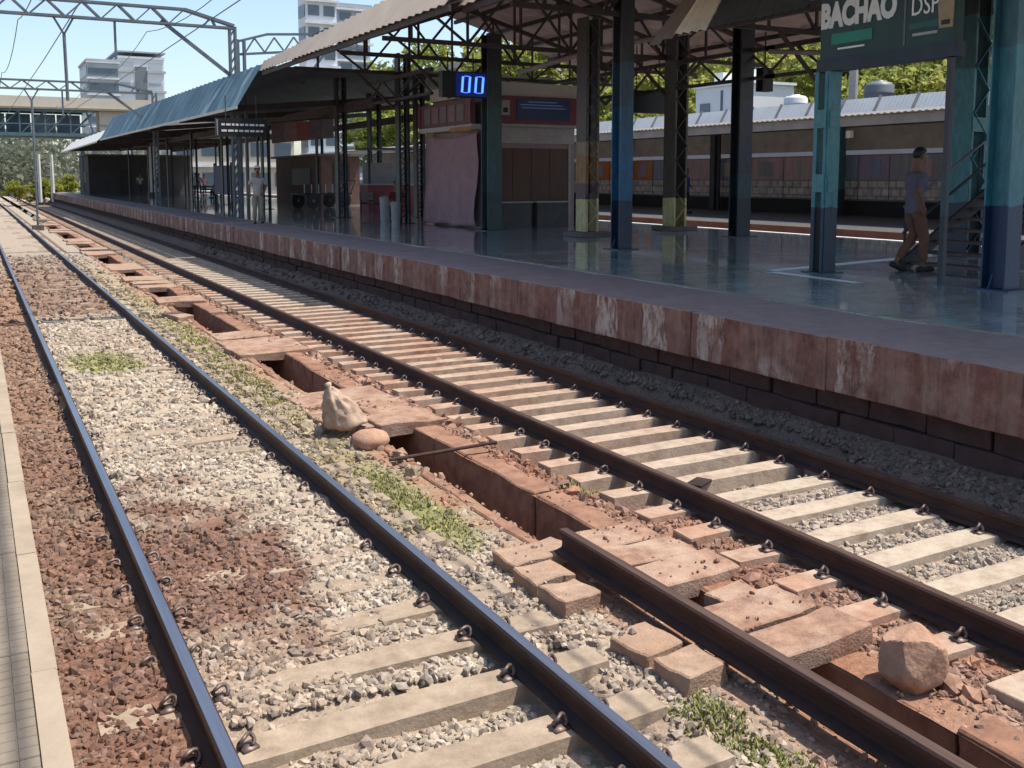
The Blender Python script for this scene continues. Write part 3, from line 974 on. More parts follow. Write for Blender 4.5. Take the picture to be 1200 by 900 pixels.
# ------------------------------------------------------------------ columns
def paint(name, stops, scale=5, streak=0.10, rough=0.46):
    """painted steel: bands of paint by height above the floor (a real paint scheme), chipped"""
    m, n, b = new_mat(name)
    g = N(n, 'ShaderNodeNewGeometry')
    s = N(n, 'ShaderNodeSeparateXYZ'); n.links.new(g.outputs['Position'], s.inputs[0])
    v = coords(n)
    f = noise_tex(n, v, 4, 5, 0.6)
    o = N(n, 'ShaderNodeMath', operation='MULTIPLY_ADD'); o.inputs[1].default_value = streak; o.inputs[2].default_value = -streak / 2 - FL
    n.links.new(f, o.inputs[0])
    h = N(n, 'ShaderNodeMath', operation='ADD'); n.links.new(s.outputs['Z'], h.inputs[0]); n.links.new(o.outputs[0], h.inputs[1])
    d = N(n, 'ShaderNodeMath', operation='DIVIDE'); d.inputs[1].default_value = 6.0
    n.links.new(h.outputs[0], d.inputs[0])
    col = ramp(n, d.outputs[0], [(z / 6.0, c) for z, c in stops], 'CONSTANT')
    f3 = noise_tex(n, coords(n, (1, 1, .3)), 12, 7, 0.7)
    k = ramp(n, f3, [(0.3, (0.55,) * 3), (0.65, (1.1,) * 3)])
    col = mixrgb(n, 1, col, k, 'MULTIPLY')
    chip = ramp(n, noise_tex(n, v, 15, 6, 0.8), [(0.60, (0, 0, 0)), (0.65, (0.8,) * 3)])
    col = mixrgb(n, chip, col, (0.07, 0.04, 0.03))
    n.links.new(col, b.inputs['Base Color'])
    b.inputs['Roughness'].default_value = rough
    MATS[name] = m
    return m
TEAL, NAVY, BRN = (0.042, 0.20, 0.23), (0.012, 0.035, 0.085), (0.075, 0.06, 0.05)
P_yel = paint('brown_column_paint', [(0, (0.52, 0.45, 0.22)), (.88, (0.10, 0.05, 0.065)), (1.25, (0.27, 0.125, 0.04)), (1.9, (0.24, 0.165, 0.09)), (2.25, BRN)])
P_yel2 = paint('yellow_foot_paint', [(0, (0.52, 0.45, 0.22)), (.85, BRN), (3.0, (0.09, 0.07, 0.058))])
P_blue = paint('blue_column_paint', [(0, (0.016, 0.035, 0.07)), (.95, (0.026, 0.115, 0.21)), (2.3, (0.032, 0.105, 0.175)), (2.75, (0.04, 0.075, 0.11)), (3.6, (0.035, 0.035, 0.04))])
P_dark = paint('dark_column_paint', [(0, (0.012, 0.022, 0.035)), (.9, (0.02, 0.05, 0.065)), (1.5, (0.03, 0.028, 0.045)), (3.2, (0.022, 0.022, 0.026))])
P_teal = paint('teal_column_paint', [(0, (0.010, 0.030, 0.055)), (.95, TEAL), (3.3, (0.03, 0.10, 0.115)), (4.2, (0.02, 0.03, 0.035))])
P_teal2 = paint('teal_navy_paint', [(0, NAVY), (1.05, (0.038, 0.175, 0.21)), (3.0, (0.035, 0.12, 0.14)), (4.0, (0.025, 0.035, 0.04))])
P_grn = paint('green_grey_paint', [(0, (0.025, 0.055, 0.06)), (1.0, (0.035, 0.085, 0.09)), (3.2, (0.035, 0.06, 0.06)), (4.2, (0.03, 0.03, 0.03))])
P_drk2 = paint('black_teal_paint', [(0, (0.02, 0.03, 0.035)), (1.2, (0.03, 0.045, 0.05)), (3.0, (0.03, 0.03, 0.032))])
M_plinth = mat('plinth_concrete', (0.16, 0.13, 0.12), (0.09, 0.075, 0.07), 6, 0.8)

def column(name, label, x, y, w_, d, top, m, plinth=None, lace=True, plates=(), base=FL, rz=0.0, group='steel columns of the platform roof'):
    """two channels facing each other, laced with flat bars, batten plates, base plate"""
    c = thing(name, label, 'column', (x, y, base), rz, group)
    H = top - base
    z0 = 0
    if plinth:
        me = rough_block(plinth[0], plinth[1], plinth[2], x, .008, .02, 2)
        mesh_obj('plinth', me, M_plinth, c, (0, 0, plinth[2] / 2))
        z0 = plinth[2]
    else:
        MB().box(-w_ * .9, w_ * .9, -d * .9, d * .9, 0, .016).build('base_plate', m, c)
        z0 = .016
    fw = 0.06 if w_ > .3 else 0.05
    for s in (-1, 1):
        ch = MB()
        ch.box(s * w_ / 2 - .008, s * w_ / 2 + .008, -d / 2, d / 2, z0, H)
        for e in (-1, 1):
            x0, x1 = (s * w_ / 2 - s * .008, s * (w_ / 2 - fw))
            ch.box(min(x0, x1), max(x0, x1), e * d / 2 - .007, e * d / 2 + .007, z0, H)
        ch.build('channel', m, c)
    if lace:
        lc = MB()
        st = w_ * 0.95
        for e in (-1, 1):
            z, sd = z0 + .12, 1
            while z + st < H:
                lc.bar((-sd * (w_ / 2 - .03), e * (d / 2 + .012), z), (sd * (w_ / 2 - .03), e * (d / 2 + .012), z + st), .055, .012)
                z += st
                sd = -sd
        lc.build('lacing', m, c)
    for (pz, ph) in plates:
        for e in (-1, 1):
            MB().box(-w_ / 2 + .012, w_ / 2 - .012, e * (d / 2 + .016) - .006, e * (d / 2 + .016) + .006, pz, pz + ph).build('batten_plate', MATS.get('teal_plate') or m, c)
    return c

mat('teal_plate', (0.085, 0.25, 0.255), (0.05, 0.16, 0.17), 8, 0.5)
CT = 6.2
def solid_column(name, label, x, y, w_, d, top, m, rz=0, group='steel columns of the platform roof'):
    """rolled I-section with base plate and gussets"""
    c = thing(name, label, 'column', (x, y, FL), rz, group)
    H = top - FL
    MB().box(-w_ * .85, w_ * .85, -d * .85, d * .85, 0, .02).build('base_plate', m, c)
    s = MB()
    s.box(-w_ / 2, w_ / 2, -d / 2, -d / 2 + .025, .02, H)
    s.box(-w_ / 2, w_ / 2, d / 2 - .025, d / 2, .02, H)
    s.box(-.012, .012, -d / 2 + .025, d / 2 - .025, .02, H)
    s.build('post', m, c)
    g = MB()
    for e in (-1, 1):
        g.prism([(e * w_ / 2, .02), (e * w_ * .8, .02), (e * w_ / 2, .2)], 'y', -.01, .01)
    g.build('gusset', m, c)
    return c

column('lattice_column', 'lattice column with cream foot, orange band and brown upper part', 12.93, 19.85, .36, .42, CT, P_yel, (.86, .8, .12))
column('lattice_column', 'lattice column with cream foot and plain brown shaft on a dark plinth', 16.45, 21.0, .42, .46, CT, P_yel2, (.9, .85, .12))
solid_column('steel_column', 'bright blue steel column with navy foot, standing alone', 11.19, 15.95, .30, .30, CT, P_blue)
solid_column('steel_column', 'dark steel column between the brown lattice shaft and the name board gate', 16.13, 18.1, .40, .32, CT, P_dark)
solid_column('steel_column', 'green grey steel column in front of the kiosk corner', 12.15, 23.3, .42, .36, CT, P_grn)
column('lattice_column', 'teal lattice column behind the handrail of the stairs', 15.6, 11.59, .42, .40, 5.6, P_teal, None, True, ((2.2, .25),))
solid_column('steel_column', 'broad teal and navy steel column at the right edge', 11.30, 7.86, .28, .34, 5.0, P_teal2)
column('lattice_column', 'slim dark lattice column left of the kiosk cloth, at the front row', 11.62, 28.14, .34, .30, CT, P_drk2)
column('lattice_column', 'slim dark lattice column second left of the kiosk', 11.47, 33.4, .34, .30, CT, P_drk2)
column('lattice_column', 'teal shaded lattice column between the two slim dark columns', 15.1, 39.67, .5, .42, CT, P_grn)
column('lattice_column', 'dark lattice column behind the kiosk, back row', 13.88, 32.1, .32, .30, CT, P_drk2)
for i, (x, y) in enumerate(((11.6, 44), (11.6, 52), (11.6, 60), (11.6, 68), (11.6, 76), (16, 50), (16, 62), (16, 74), (16, 86), (11.6, 86))):
    column('lattice_column', 'dark column in the shade under the far blue awning', x, y, .34, .3, 5.2, P_drk2, lace=False, group='dark columns under the far awning')

# ------------------------------------------------------------------ roofs
def glow_sheet(name, c1, c2, trans=0.25, scale=3, rough=0.6, stretch=(1, 1, 1)):
    m, n, b = new_mat(name)
    v = coords(n, stretch)
    f = noise_tex(n, v, scale, 6, 0.6)
    col = ramp(n, f, [(0.3, c2), (0.7, c1)])
    n.links.new(col, b.inputs['Base Color'])
    b.inputs['Roughness'].default_value = rough
    if trans:
        tr = N(n, 'ShaderNodeBsdfTranslucent')
        n.links.new(col, tr.inputs['Color'])
        mx = N(n, 'ShaderNodeMixShader')
        mx.inputs[0].default_value = trans
        n.links.new(b.outputs[0], mx.inputs[1]); n.links.new(tr.outputs[0], mx.inputs[2])
        n.links.new(mx.outputs[0], n.nodes['Material Output'].inputs['Surface'])
    return m
M_beige = glow_sheet('beige_sheet', (0.52, 0.43, 0.33), (0.42, 0.34, 0.26), 0.0, 1.2)
def blue_sheet():
    m, n, b = new_mat('blue_sheet')
    f = noise_tex(n, coords(n, (.3, 1.3, .3)), 1.6, 4, .6)
    col = ramp(n, f, [(0.36, (0.035, 0.078, 0.105)), (0.55, (0.075, 0.14, 0.17)), (0.68, (0.22, 0.30, 0.33))])
    n.links.new(col, b.inputs['Base Color'])
    b.inputs['Roughness'].default_value = .55
    return m
M_blue = blue_sheet()
M_underside = glow_sheet('roof_sheet', (0.36, 0.30, 0.28), (0.25, 0.205, 0.195), 0.34, 2, 0.8)  # translucency added so sun leaks through and fills the shade below
M_darksheet = mat('dark_roof_sheet', (0.075, 0.08, 0.08), (0.045, 0.048, 0.05), 2, 0.7, 0, 0.1)
M_truss = mat('truss_steel', (0.075, 0.058, 0.052), (0.035, 0.028, 0.027), 5, 0.7, 0.1, 0.1)
M_pipe = mat('roof_pipe', (0.30, 0.255, 0.23), (0.2, 0.165, 0.15), 4, 0.6)

def roof(name, label, y0, y1, xe, ze, xv, zv, xr, zr, xq, zq, m_val, m_sheet, frames, n0=None):
    """left eave (xe,ze) -> steep valance top (xv,zv) -> ridge (xr,zr) -> right eave (xq,zq)"""
    t = thing(name, label, 'roof')
    L = y1 - y0
    nc = max(4, int(L / 0.35))
    a = xe if isinstance(xe, tuple) else (xe, xe)
    za = ze if isinstance(ze, tuple) else (ze, ze)
    b = xv if isinstance(xv, tuple) else (xv, xv)
    zb = zv if isinstance(zv, tuple) else (zv, zv)
    MB().sheet((a[0], y0, za[0]), (a[1], y1, za[1]), (b[1], y1, zb[1]), (b[0], y0, zb[0]), nc, .022, .012).build('valance_sheet', m_val, t)
    MB().sheet((b[0], y0, zb[0] - .03), (b[1], y1, zb[1] - .03), (xr, y1, zr), (xr, y0, zr), nc, .022, .012).build('roof_sheet', m_sheet, t)
    MB().sheet((xr, y0, zr), (xr, y1, zr), (xq, y1, zq), (xq, y0, zq), nc, .022, .012).build('roof_sheet', m_sheet, t)
    # purlins
    for k in range(9):
        f = (k + .5) / 9
        x = b[0] + .2 + (xq - b[0] - .4) * f
        z = (zb[0] + (zr - zb[0]) * (x - b[0]) / (xr - b[0]) if x < xr else zr + (zq - zr) * (x - xr) / (xq - xr)) - .12
        MB().box(x - .04, x + .04, y0 + .02, y1 - .02, z - .06, z + .06).build('purlin', M_truss, t)
    # edge beam behind the eave
    MB().bar((a[0] + .1, y0 + .02, za[0] - .06), (a[1] + .1, y1 - .02, za[1] - .06), .06, .12).build('eave_beam', M_truss, t)
    for fy in frames:
        tr = MB()
        zbm = 5.55
        xl, xrt = 10.9, 16.6
        def top(x):
            return (zb[0] + (zr - zb[0]) * (x - b[0]) / (xr - b[0]) if x < xr else zr + (zq - zr) * (x - xr) / (xq - xr)) - .22
        tr.bar((a[0] + .25, fy, za[0] + .1), (xr, fy, zr - .22), .10, .12)
        tr.bar((xr, fy, zr - .22), (xq - .25, fy, zq - .12), .10, .12)
        tr.bar((a[0] + .3, fy, 5.6), (xq - .4, fy, 5.6), .09, .10)
        xs = np.linspace(a[0] + 1.0, xq - 1.0, 8)
        for i, x in enumerate(xs):
            tr.bar((x, fy, 5.6), (x, fy, top(x)), .055)
            if i < len(xs) - 1:
                x2 = xs[i + 1]
                tr.bar((x, fy, 5.6 if i % 2 else top(x)), (x2, fy, top(x2) if i % 2 else 5.6), .055)
        for xc in (11.3, 16.3):
            if fy < 23 and xc < 12: continue
            for s in (-1, 1):
                tr.bar((xc, fy, 4.6), (xc + s * 1.1, fy, 5.55), .07)
        tr.build('truss', M_truss, t)
    # lattice girders along both column rows
    for xc in (11.3, 16.3):
        if y0 < 10 and xc < 12: continue
        ys_ = 25.2 if xc < 12 else y0
        g = MB()
        g.bar((xc, ys_, 5.45), (xc, y1, 5.45), .10, .10)
        g.bar((xc, ys_, 4.80), (xc, y1, 4.80), .08, .08)
        Lg = y1 - ys_
        n = max(2, int(Lg / 1.7))
        for i in range(n):
            ya, yb = ys_ + Lg * i / n, ys_ + Lg * (i + 1) / n
            ym = (ya + yb) / 2
            g.bar((xc, ya, 4.8), (xc, ym, 5.45), .045)
            g.bar((xc, ym, 5.45), (xc, yb, 4.8), .045)
        g.build('lattice_girder', M_truss, t)
    return t

roof('platform_roof', 'brown corrugated roof on trusses over the near platform columns', 1.0, 17.5, 8.42, 5.75, 8.66, 6.1, 13.7, 7.9, 20.0, 6.15, M_beige, M_underside, (5.3, 10.57, 15.95))
roof('platform_roof', 'beige edged corrugated roof in front of the blue awning', 17.2, 30.2, (8.0, 7.85), (5.72, 5.68), (8.75, 8.0), (6.75, 5.98), 13.7, 7.9, 20.0, 6.15, M_beige, M_underside, (21.2, 24.1, 28.1))
def awning(name, label, y0, y1, lo0, lo1, hi0, hi1, m, n, zback):
    t = thing(name, label, 'roof')
    MB().sheet((lo0[0], y0, lo0[1]), (lo1[0], y1, lo1[1]), (hi1[0], y1, hi1[1]), (hi0[0], y0, hi0[1]), n, .022, .015).build('awning_sheet', m, t)
    MB().sheet((hi0[0], y0, hi0[1] - .06), (hi1[0], y1, hi1[1] - .06), (18.4, y1, zback), (18.4, y0, zback), n, .03, .015).build('roof_sheet', M_darksheet, t)
    MB().bar((lo0[0] - .02, y0, lo0[1] - .03), (lo1[0] - .02, y1, lo1[1] - .03), .05, .09).build('eave_trim', mat('pale_trim', (0.55, 0.55, 0.50), (0.42, 0.42, 0.40), 3, .7), t)
    for yy in np.arange(y0 + 3, y1, 7.5):
        MB().bar((lo0[0] + .2, yy, lo0[1] + .1), (18.2, yy, zback - .3), .1, .2).build('rafter', M_truss, t)
    MB().bar((11.6, y0, 4.9), (11.6, y1, 4.9), .15, .3).build('beam', M_truss, t)
    MB().bar((16, y0, 4.9), (16, y1, 4.9), .15, .3).build('beam', M_truss, t)
    # low dark end board under the awning
    return t
awning('awning_roof', 'long blue corrugated awning over the far part of the platform', 30.4, 66, (7.2, 4.62), (7.2, 4.83), (8.0, 5.92), (8.0, 6.2), M_blue, 46, 6.0)
M_pale = mat('pale_sheet', (0.62, 0.62, 0.58), (0.5, 0.5, 0.47), 2, .7)
awning('awning_roof', 'short white edged awning beyond the blue one', 66.2, 92, (7.0, 4.70), (6.9, 4.6), (7.9, 5.55), (7.8, 5.45), M_pale, 10, 5.4)

# long slanting pipes under the roof
b = MB(); b.tube([(12.0, 21.6, 5.05), (13.6, 20.3, 5.6), (14.6, 19.0, 5.8)], .06, 8)
o = b.build('roof_pipe', M_pipe, None, True); tag(o, 'pale pipe slanting up under the roof above the kiosk', 'pipe', 'pipes under the roof')
b = MB(); b.tube([(14.2, 15.2, 5.0), (16.6, 13.2, 4.85)], .05, 8)
o = b.build('roof_pipe', M_pipe, None, True); tag(o, 'short pale pipe under the roof left of the name board', 'pipe', 'pipes under the roof')

# dark canopy of the stairs
def canopy():
    t = thing('stair_canopy', 'dark corrugated canopy low over the stairs at top right', 'roof')
    n = 26
    MB().sheet((10.9, 10.9, 4.955), (10.9, 13.1, 4.955), (11.6, 13.1, 6.05), (11.6, 10.9, 6.05), 12, .022, .012).build('canopy_sheet', M_darksheet, t)
    MB().sheet((11.6, 7.0, 6.02), (11.6, 14.25, 6.02), (15.6, 14.25, 6.1), (15.6, 7.0, 6.1), n, .02, .012).build('canopy_sheet', M_darksheet, t)
    e = MB()
    e.sheet((10.88, 13.12, 4.93), (10.86, 13.95, 4.95), (11.5, 13.6, 6.05), (11.55, 13.12, 6.05), 4, .03, .012)
    e.build('end_sheet', mat('sunlit_end_sheet', (0.72, 0.66, 0.55), (0.58, 0.52, 0.43), 4, .7), t)  # canopy end catching sun, that brightness put into the pale colour
    e = MB()
    e.sheet((10.86, 13.97, 4.93), (10.9, 14.75, 4.82), (11.8, 14.1, 6.3), (11.5, 13.62, 6.05), 2, .04, .012)
    e.build('end_sheet', M_underside, t)
    for y in (11.2, 12.9):
        MB().bar((11.1, y, 5.05), (15.5, y, 5.85), .08, .10).build('rafter', M_truss, t)
    MB().bar((11.05, 10.95, 4.98), (11.05, 13.1, 4.98), .06, .10).build('eave_beam', M_truss, t)
canopy()

# ------------------------------------------------------------------ text helper
def text_mesh(name, s, size, m, parent, loc, rot, depth=.006, bold=.0, align='CENTER', squeeze=1.0):
    cu = bpy.data.curves.new(name, 'FONT')
    cu.body = s
    cu.size = size
    cu.extrude = depth
    cu.offset = bold
    cu.align_x = align
    cu.align_y = 'CENTER'
    cu.resolution_u = 3
    tmp = bpy.data.objects.new('tmp', cu)
    C.objects.link(tmp)
    dg = bpy.context.evaluated_depsgraph_get()
    dg.update()
    me = bpy.data.meshes.new_from_object(tmp.evaluated_get(dg))
    bpy.data.objects.remove(tmp)
    bpy.data.curves.remove(cu)
    me.materials.clear()
    me.materials.append(m)
    o = bpy.data.objects.new(name, me)
    C.objects.link(o)
    o.parent = parent
    o.location, o.rotation_euler, o.scale = loc, rot, (squeeze, 1, 1)
    return o

def emis(name, col, s):
    m, n, b = new_mat(name)
    b.inputs['Base Color'].default_value = (0.01, 0.01, 0.02, 1)
    b.inputs['Emission Color'].default_value = (*col, 1)
    b.inputs['Emission Strength'].default_value = s
    return m

# ------------------------------------------------------------------ name board gate (faces the track)
def gate():
    g = thing('name_board_gate', 'teal steel gate with a dark green board reading BACHAO over the stairs', 'sign gate', (11.05, 9.5, FL))
    mg = mat('board_green', (0.020, 0.055, 0.052), (0.014, 0.036, 0.036), 3, .5, bmp=0.05)
    mbm = mat('board_beam', (0.022, 0.035, 0.05), (0.014, 0.022, 0.032), 3, .5, bmp=0.05)
    y1, y0 = 1.20, -1.05           # far, near ends
    MB().box(-.05, .12, y0, y1, 3.12, 3.98).build('board', mg, g)
    MB().box(-.075, .14, y0 - .03, y1 + .04, 2.93, 3.118).build('beam', mbm, g)
    MB().box(-.07, .13, y0 - .02, y1 + .03, 3.982, 4.06).build('frame_top', mbm, g)
    # green strip and white rule under the lettering
    MB().box(-.062, -.051, .25, .98, 3.30, 3.45).build('green_strip', mat('strip_green', (0.02, 0.22, 0.16), (0.015, 0.16, 0.12), 3, .5), g)
    MB().box(-.062, -.051, .38, .86, 3.22, 3.245).build('white_rule', M_white, g)
    rot = (R(90), 0, R(-90))
    text_mesh('lettering', 'BACHAO', .46, mat('letter_white', (0.66, 0.68, 0.66), (0.55, 0.57, 0.56), 6, .6), g, (-.06, .52, 3.70), rot, .006, .026, squeeze=.70)
    MB().box(-.058, -.051, -.30, -.27, 3.15, 3.97).build('divider', mat('divider_grey', (0.12, 0.16, 0.16), None, 5, .6), g)
    text_mesh('lettering', 'DSP', .34, M_white, g, (-.06, -.60, 3.62), rot, .005, 0.0, squeeze=.75)
    MB().box(-.062, -.051, -.85, -.36, 3.34, 3.42).build('green_strip', mat('strip_teal', (0.03, 0.12, 0.11), None, 4, .6), g)
    MB().box(-.062, -.051, -.80, -.42, 3.25, 3.285).build('white_rule', mat('rule_grey', (0.4, 0.42, 0.4), None, 4, .6), g)
    pk = MB().prism([(-1.03, 3.30), (-.83, 3.30), (-.80, 3.60), (-.86, 3.76), (-1.0, 3.76), (-1.04, 3.6)], 'x', -.066, -.051)
    pk.build('pack_picture', mat('pack_tan', (0.34, 0.27, 0.17), (0.24, 0.18, 0.11), 12, .6), g)
    MB().box(-.068, -.0665, -.99, -.86, 3.34, 3.40).build('pack_label', M_black, g)
    # far post: two teal channels with batten plates
    pm = P_teal
    for s in (-1, 1):
        ch = MB()
        ch.box(-.12, .12, 1.07 + s * .13 - .012, 1.07 + s * .13 + .012, .016, 2.925)
        for e in (-1, 1):
            ch.box(e * .12 - .010, e * .12 + .010, min(1.07 + s * .118, 1.07 + s * .06), max(1.07 + s * .118, 1.07 + s * .06), .016, 2.925)
        ch.build('post_channel', pm, g)
    MB().box(-.22, .22, .86, 1.28, 0, .016).build('base_plate', P_teal, g)
    for z in (1.19, 2.12):
        MB().box(-.141, -.131, .96, 1.18, z, z + .26).box(-.10, .10, .915, .925, z, z + .24).build('batten_plate', MATS['teal_plate'], g)
    MB().box(-.035, .035, -1.02, -.95, 0, 2.925).build('near_post', P_dark, g)
gate()

# ------------------------------------------------------------------ stairs
def stairs():
    s = thing('staircase', 'dark steel stairs with handrails rising to the right behind the gate', 'stairs', (12.55, 9.6, FL))
    m = mat('stair_steel', (0.04, 0.045, 0.055), (0.025, 0.028, 0.034), 4, .5, .2)
    mr = mat('stair_rail', (0.15, 0.17, 0.18), (0.09, 0.1, 0.11), 4, .4, .4)
    ms = mat('stair_tread', (0.16, 0.115, 0.10), (0.1, 0.075, 0.065), 5, .8)
    n = 11
    for i in range(n):
        MB().box(.15 + i * .28, .45 + i * .28, -.75, .75, .06 + i * .165, .10 + i * .165).build('tread', ms, s)
    for e in (-.8, .8):
        MB().bar((.0, e, .02), (.15 + n * .28, e, .02 + n * .165), .05, .22).build('stringer', m, s)
    for e in (-.8, .8):
        for h, mm in ((.55, m), (.95, mr)):
            b = MB(); b.tube([(.02, e, h), (.15 + n * .28, e, h + n * .165)], .024, 8); b.build('handrail', mm, s, True)
        for k in range(0, n + 1, 3):
            b = MB(); b.tube([(.06 + k * .28, e, .02 + k * .165), (.06 + k * .28, e, .97 + k * .165)], .022, 8); b.build('baluster', m, s, True)
    MB().box(-.03, .03, -.84, -.78, 0, 1.25).build('newel_post', P_dark, s)
stairs()

# ------------------------------------------------------------------ kiosk
def kiosk():
    k = thing('kiosk', 'small shuttered kiosk with red sign band beside the green grey column', 'kiosk', (12.4, 24.25, FL))
    mw = mat('kiosk_wall', (0.34, 0.26, 0.25), (0.26, 0.19, 0.185), 3, .8)
    mr = mat('kiosk_red', (0.20, 0.045, 0.055), (0.13, 0.03, 0.04), 3, .5)
    mpk = mat('kiosk_pale', (0.42, 0.36, 0.34), (0.33, 0.28, 0.27), 3, .7)
    msh = mat('shutter_brown', (0.13, 0.065, 0.045), (0.085, 0.042, 0.03), 4, .6, stretch=(1, 1, .2))
    mcn = mat('counter_grey', (0.10, 0.09, 0.09), (0.06, 0.055, 0.055), 4, .7)
    MB().box(0.02, 2.95, .02, 3.4, 0, 3.9).build('body', mw, k)
    # street face (looks down the platform toward the viewer)
    for i in range(4):
        x0 = .30 + i * .60
        MB().box(x0, x0 + .585, -.03, .018, .72, 2.22).build('shutter', msh, k)
    MB().box(.20, .285, -.05, .018, 0, 2.35).build('door_post', mpk, k)
    MB().box(2.72, 2.80, -.04, .018, 0, 2.35).build('door_post', mpk, k)
    MB().box(.2, 2.9, -.06, .018, 2.352, 2.85).build('lintel', mpk, k)
    for i in range(2):
        MB().box(.35 + i * 1.2, 1.35 + i * 1.2, -.28, .016, 0, .70).build('counter', mcn, k)
        MB().box(.30 + i * 1.2, 1.40 + i * 1.2, -.32, .016, .702, .74).build('counter_top', mpk, k)
    # sign fascia, front and side, standing proud of the body
    MB().box(-.02, 3.12, -.34, -.24, 2.88, 3.62).build('front_fascia', mr, k)
    MB().box(-.02, 3.12, -.30, .0, 2.80, 2.875).build('fascia_ledge', mpk, k)
    MB().box(.85, 2.55, -.37, -.342, 2.98, 3.56).build('blue_panel', emis('kiosk_blue', (0.012, 0.025, 0.08), 0.12), k)
    mline = emis('kiosk_print', (0.2, 0.3, 0.6), 0.09)
    for j, (a, c_) in enumerate(((1.2, 2.1), (.95, 2.3), (1.0, 2.4))):
        MB().box(a, c_, -.377, -.372, 3.46 - j * .08, 3.49 - j * .08).build('print_line', mline, k)
    MB().box(.35, .62, -.36, -.342, 3.1, 3.5).build('side_print', mpk, k)
    MB().box(.42, .56, -.372, -.361, 3.17, 3.3).build('side_mark', M_black, k)
    MB().box(-.12, 2.9, -.20, 3.3, 3.64, 4.0).build('roof_board', mat('kiosk_top', (0.56, 0.50, 0.47), (0.45, 0.40, 0.375), 3, .7), k)
    # side fascia facing the track
    MB().box(-.42, -.30, -.1, 3.5, 2.86, 3.52).build('side_fascia', mat('fascia_maroon', (0.12, 0.05, 0.06), (0.09, 0.035, 0.045), 3, .5), k)
    for y in (-.08, 3.30):
        MB().box(-.445, -.422, y, y + .18, 2.9, 3.48).build('side_emblem', mr, k)
    for i in range(5):
        MB().box(-.435, -.421, .35 + i * .56, .80 + i * .56, 2.96, 3.42).build('side_print', mat('fascia_print%d' % (i % 2), (0.17 + .05 * (i % 2), 0.12, 0.13), None, 6, .5), k)
    MB().box(-.40, .0, -.08, 3.5, 2.72, 2.855).build('side_ledge', mpk, k)
    MB().box(-.41, -.395, -.06, 1.3, 2.68, 2.80).build('orange_strip', mat('strip_orange', (0.35, 0.16, 0.05), None, 5, .6), k)
kiosk()
def cloth():
    b = MB()
    nu, nv = 40, 26
    V = []
    for j in range(nv + 1):
        for i in range(nu + 1):
            u, v = i / nu, j / nv
            sag = 0.12 * math.sin(math.pi * u)
            z = FL + .05 + .05 * fbm(u * 4, 0, 1, 12) * (1 - v) + v * (2.62 - sag * v)
            y = 24.30 + u * 3.55 + .02 * math.sin(v * 9)
            out = .16 + .06 * (1 - v) + .05 * math.sin(u * 21 + 3 * math.sin(v * 2.5) + 2 * fbm(u * 2, v, 1, 6)) * (1 - .65 * v) + .05 * fbm(u * 3, v * 2, 1, 4) + .10 * math.sin(math.pi * u) * math.sin(math.pi * v)
            V.append((12.40 - out, y, z))
    F = []
    w1 = nu + 1
    for j in range(nv):
        for i in range(nu):
            a = j * w1 + i
            F.append((a, a + w1, a + w1 + 1, a + 1))
    b.add(V, F)
    m = mat('cloth_pink', (0.34, 0.21, 0.215), (0.26, 0.15, 0.16), 3, .9, 0, .3)
    o = b.build('cloth_cover', m, None, True)
    sm = o.modifiers.new('thick', 'SOLIDIFY'); sm.thickness = .012
    tag(o, 'dusty pink cloth tied over the track side of the kiosk', 'cloth cover')
cloth()

def led_board():
    t = thing('led_board', 'dark indicator board glowing with blue digits 00', 'display board', (10.31, 22.4, 4.47))
    MB().box(0, 1.24, -.02, .20, 0, .63).build('casing', M_black, t)
    MB().box(.36, 1.21, -.032, -.021, .03, .60).build('screen', emis('screen_blue', (0.0, 0.008, 0.10), 0.5), t)
    m = emis('digit_blue', (0.06, 0.18, 1.0), 2.2)
    for cx in (.62, .99):
        d = MB()
        w_, h, s = .25, .46, .055
        x0, z0 = cx - w_ / 2, .085
        k = .04
        def bar(xa, za, xb, zb): d.bar((x0 + xa + k * za / h, -.038, z0 + za), (x0 + xb + k * zb / h, -.038, z0 + zb), s, .010)
        bar(s / 2, .035, s / 2, h - .035); bar(w_ - s / 2, .035, w_ - s / 2, h - .035)
        bar(s + .006, s / 2, w_ - s - .006, s / 2); bar(s + .006, h - s / 2, w_ - s - .006, h - s / 2)
        d.build('digit', m, t)
    for x in (.2, .9):
        b = MB(); b.tube([(x, .09, .63), (x, .09, 1.1)], .02, 6); b.build('hanger', M_truss, t)
led_board()

# ------------------------------------------------------------------ hanging boards, speaker, signs, banners
def hang_board(label, x0, x1, y, z0, z1, top, m=None):
    t = thing('hanging_board', label, 'sign board', ((x0 + x1) / 2, y, z0))
    hw = (x1 - x0) / 2
    MB().box(-hw, hw, -.05, .05, 0, z1 - z0).build('board', m or M_black, t)
    for e in (-.6, .6):
        b = MB(); b.tube([(hw * e, 0, z1 - z0), (hw * e, 0, top - z0)], .015, 6); b.build('hanger', M_truss, t)
    return t
hang_board('dark board hanging behind the plain brown lattice column', 15.62, 16.88, 22.0, 4.22, 4.82, 6.0)
t = thing('loudspeaker', 'narrow dark loudspeaker box hanging right of the dark steel column', 'loudspeaker', (16.72, 18.0, 4.52))
MB().box(-.16, .16, -.12, .12, 0, .55).build('case', M_black, t)
MB().box(-.12, .12, -.128, -.121, .05, .5).build('grille', M_steel_dark, t)
b = MB(); b.tube([(0, 0, .55), (0, 0, 1.4)], .02, 6); b.build('bracket', M_truss, t)
t = hang_board('black station sign with white lettering lines hanging under the blue awning end', 6.45, 7.97, 30.0, 3.70, 4.24, 4.9)
mfr = mat('sign_frame', (0.30, 0.30, 0.30), None, 4, .6)
for (a, c_) in ((-.74, -.70),):
    MB().box(a, c_, -.062, -.052, .03, .50).build('sign_edge', mfr, t)
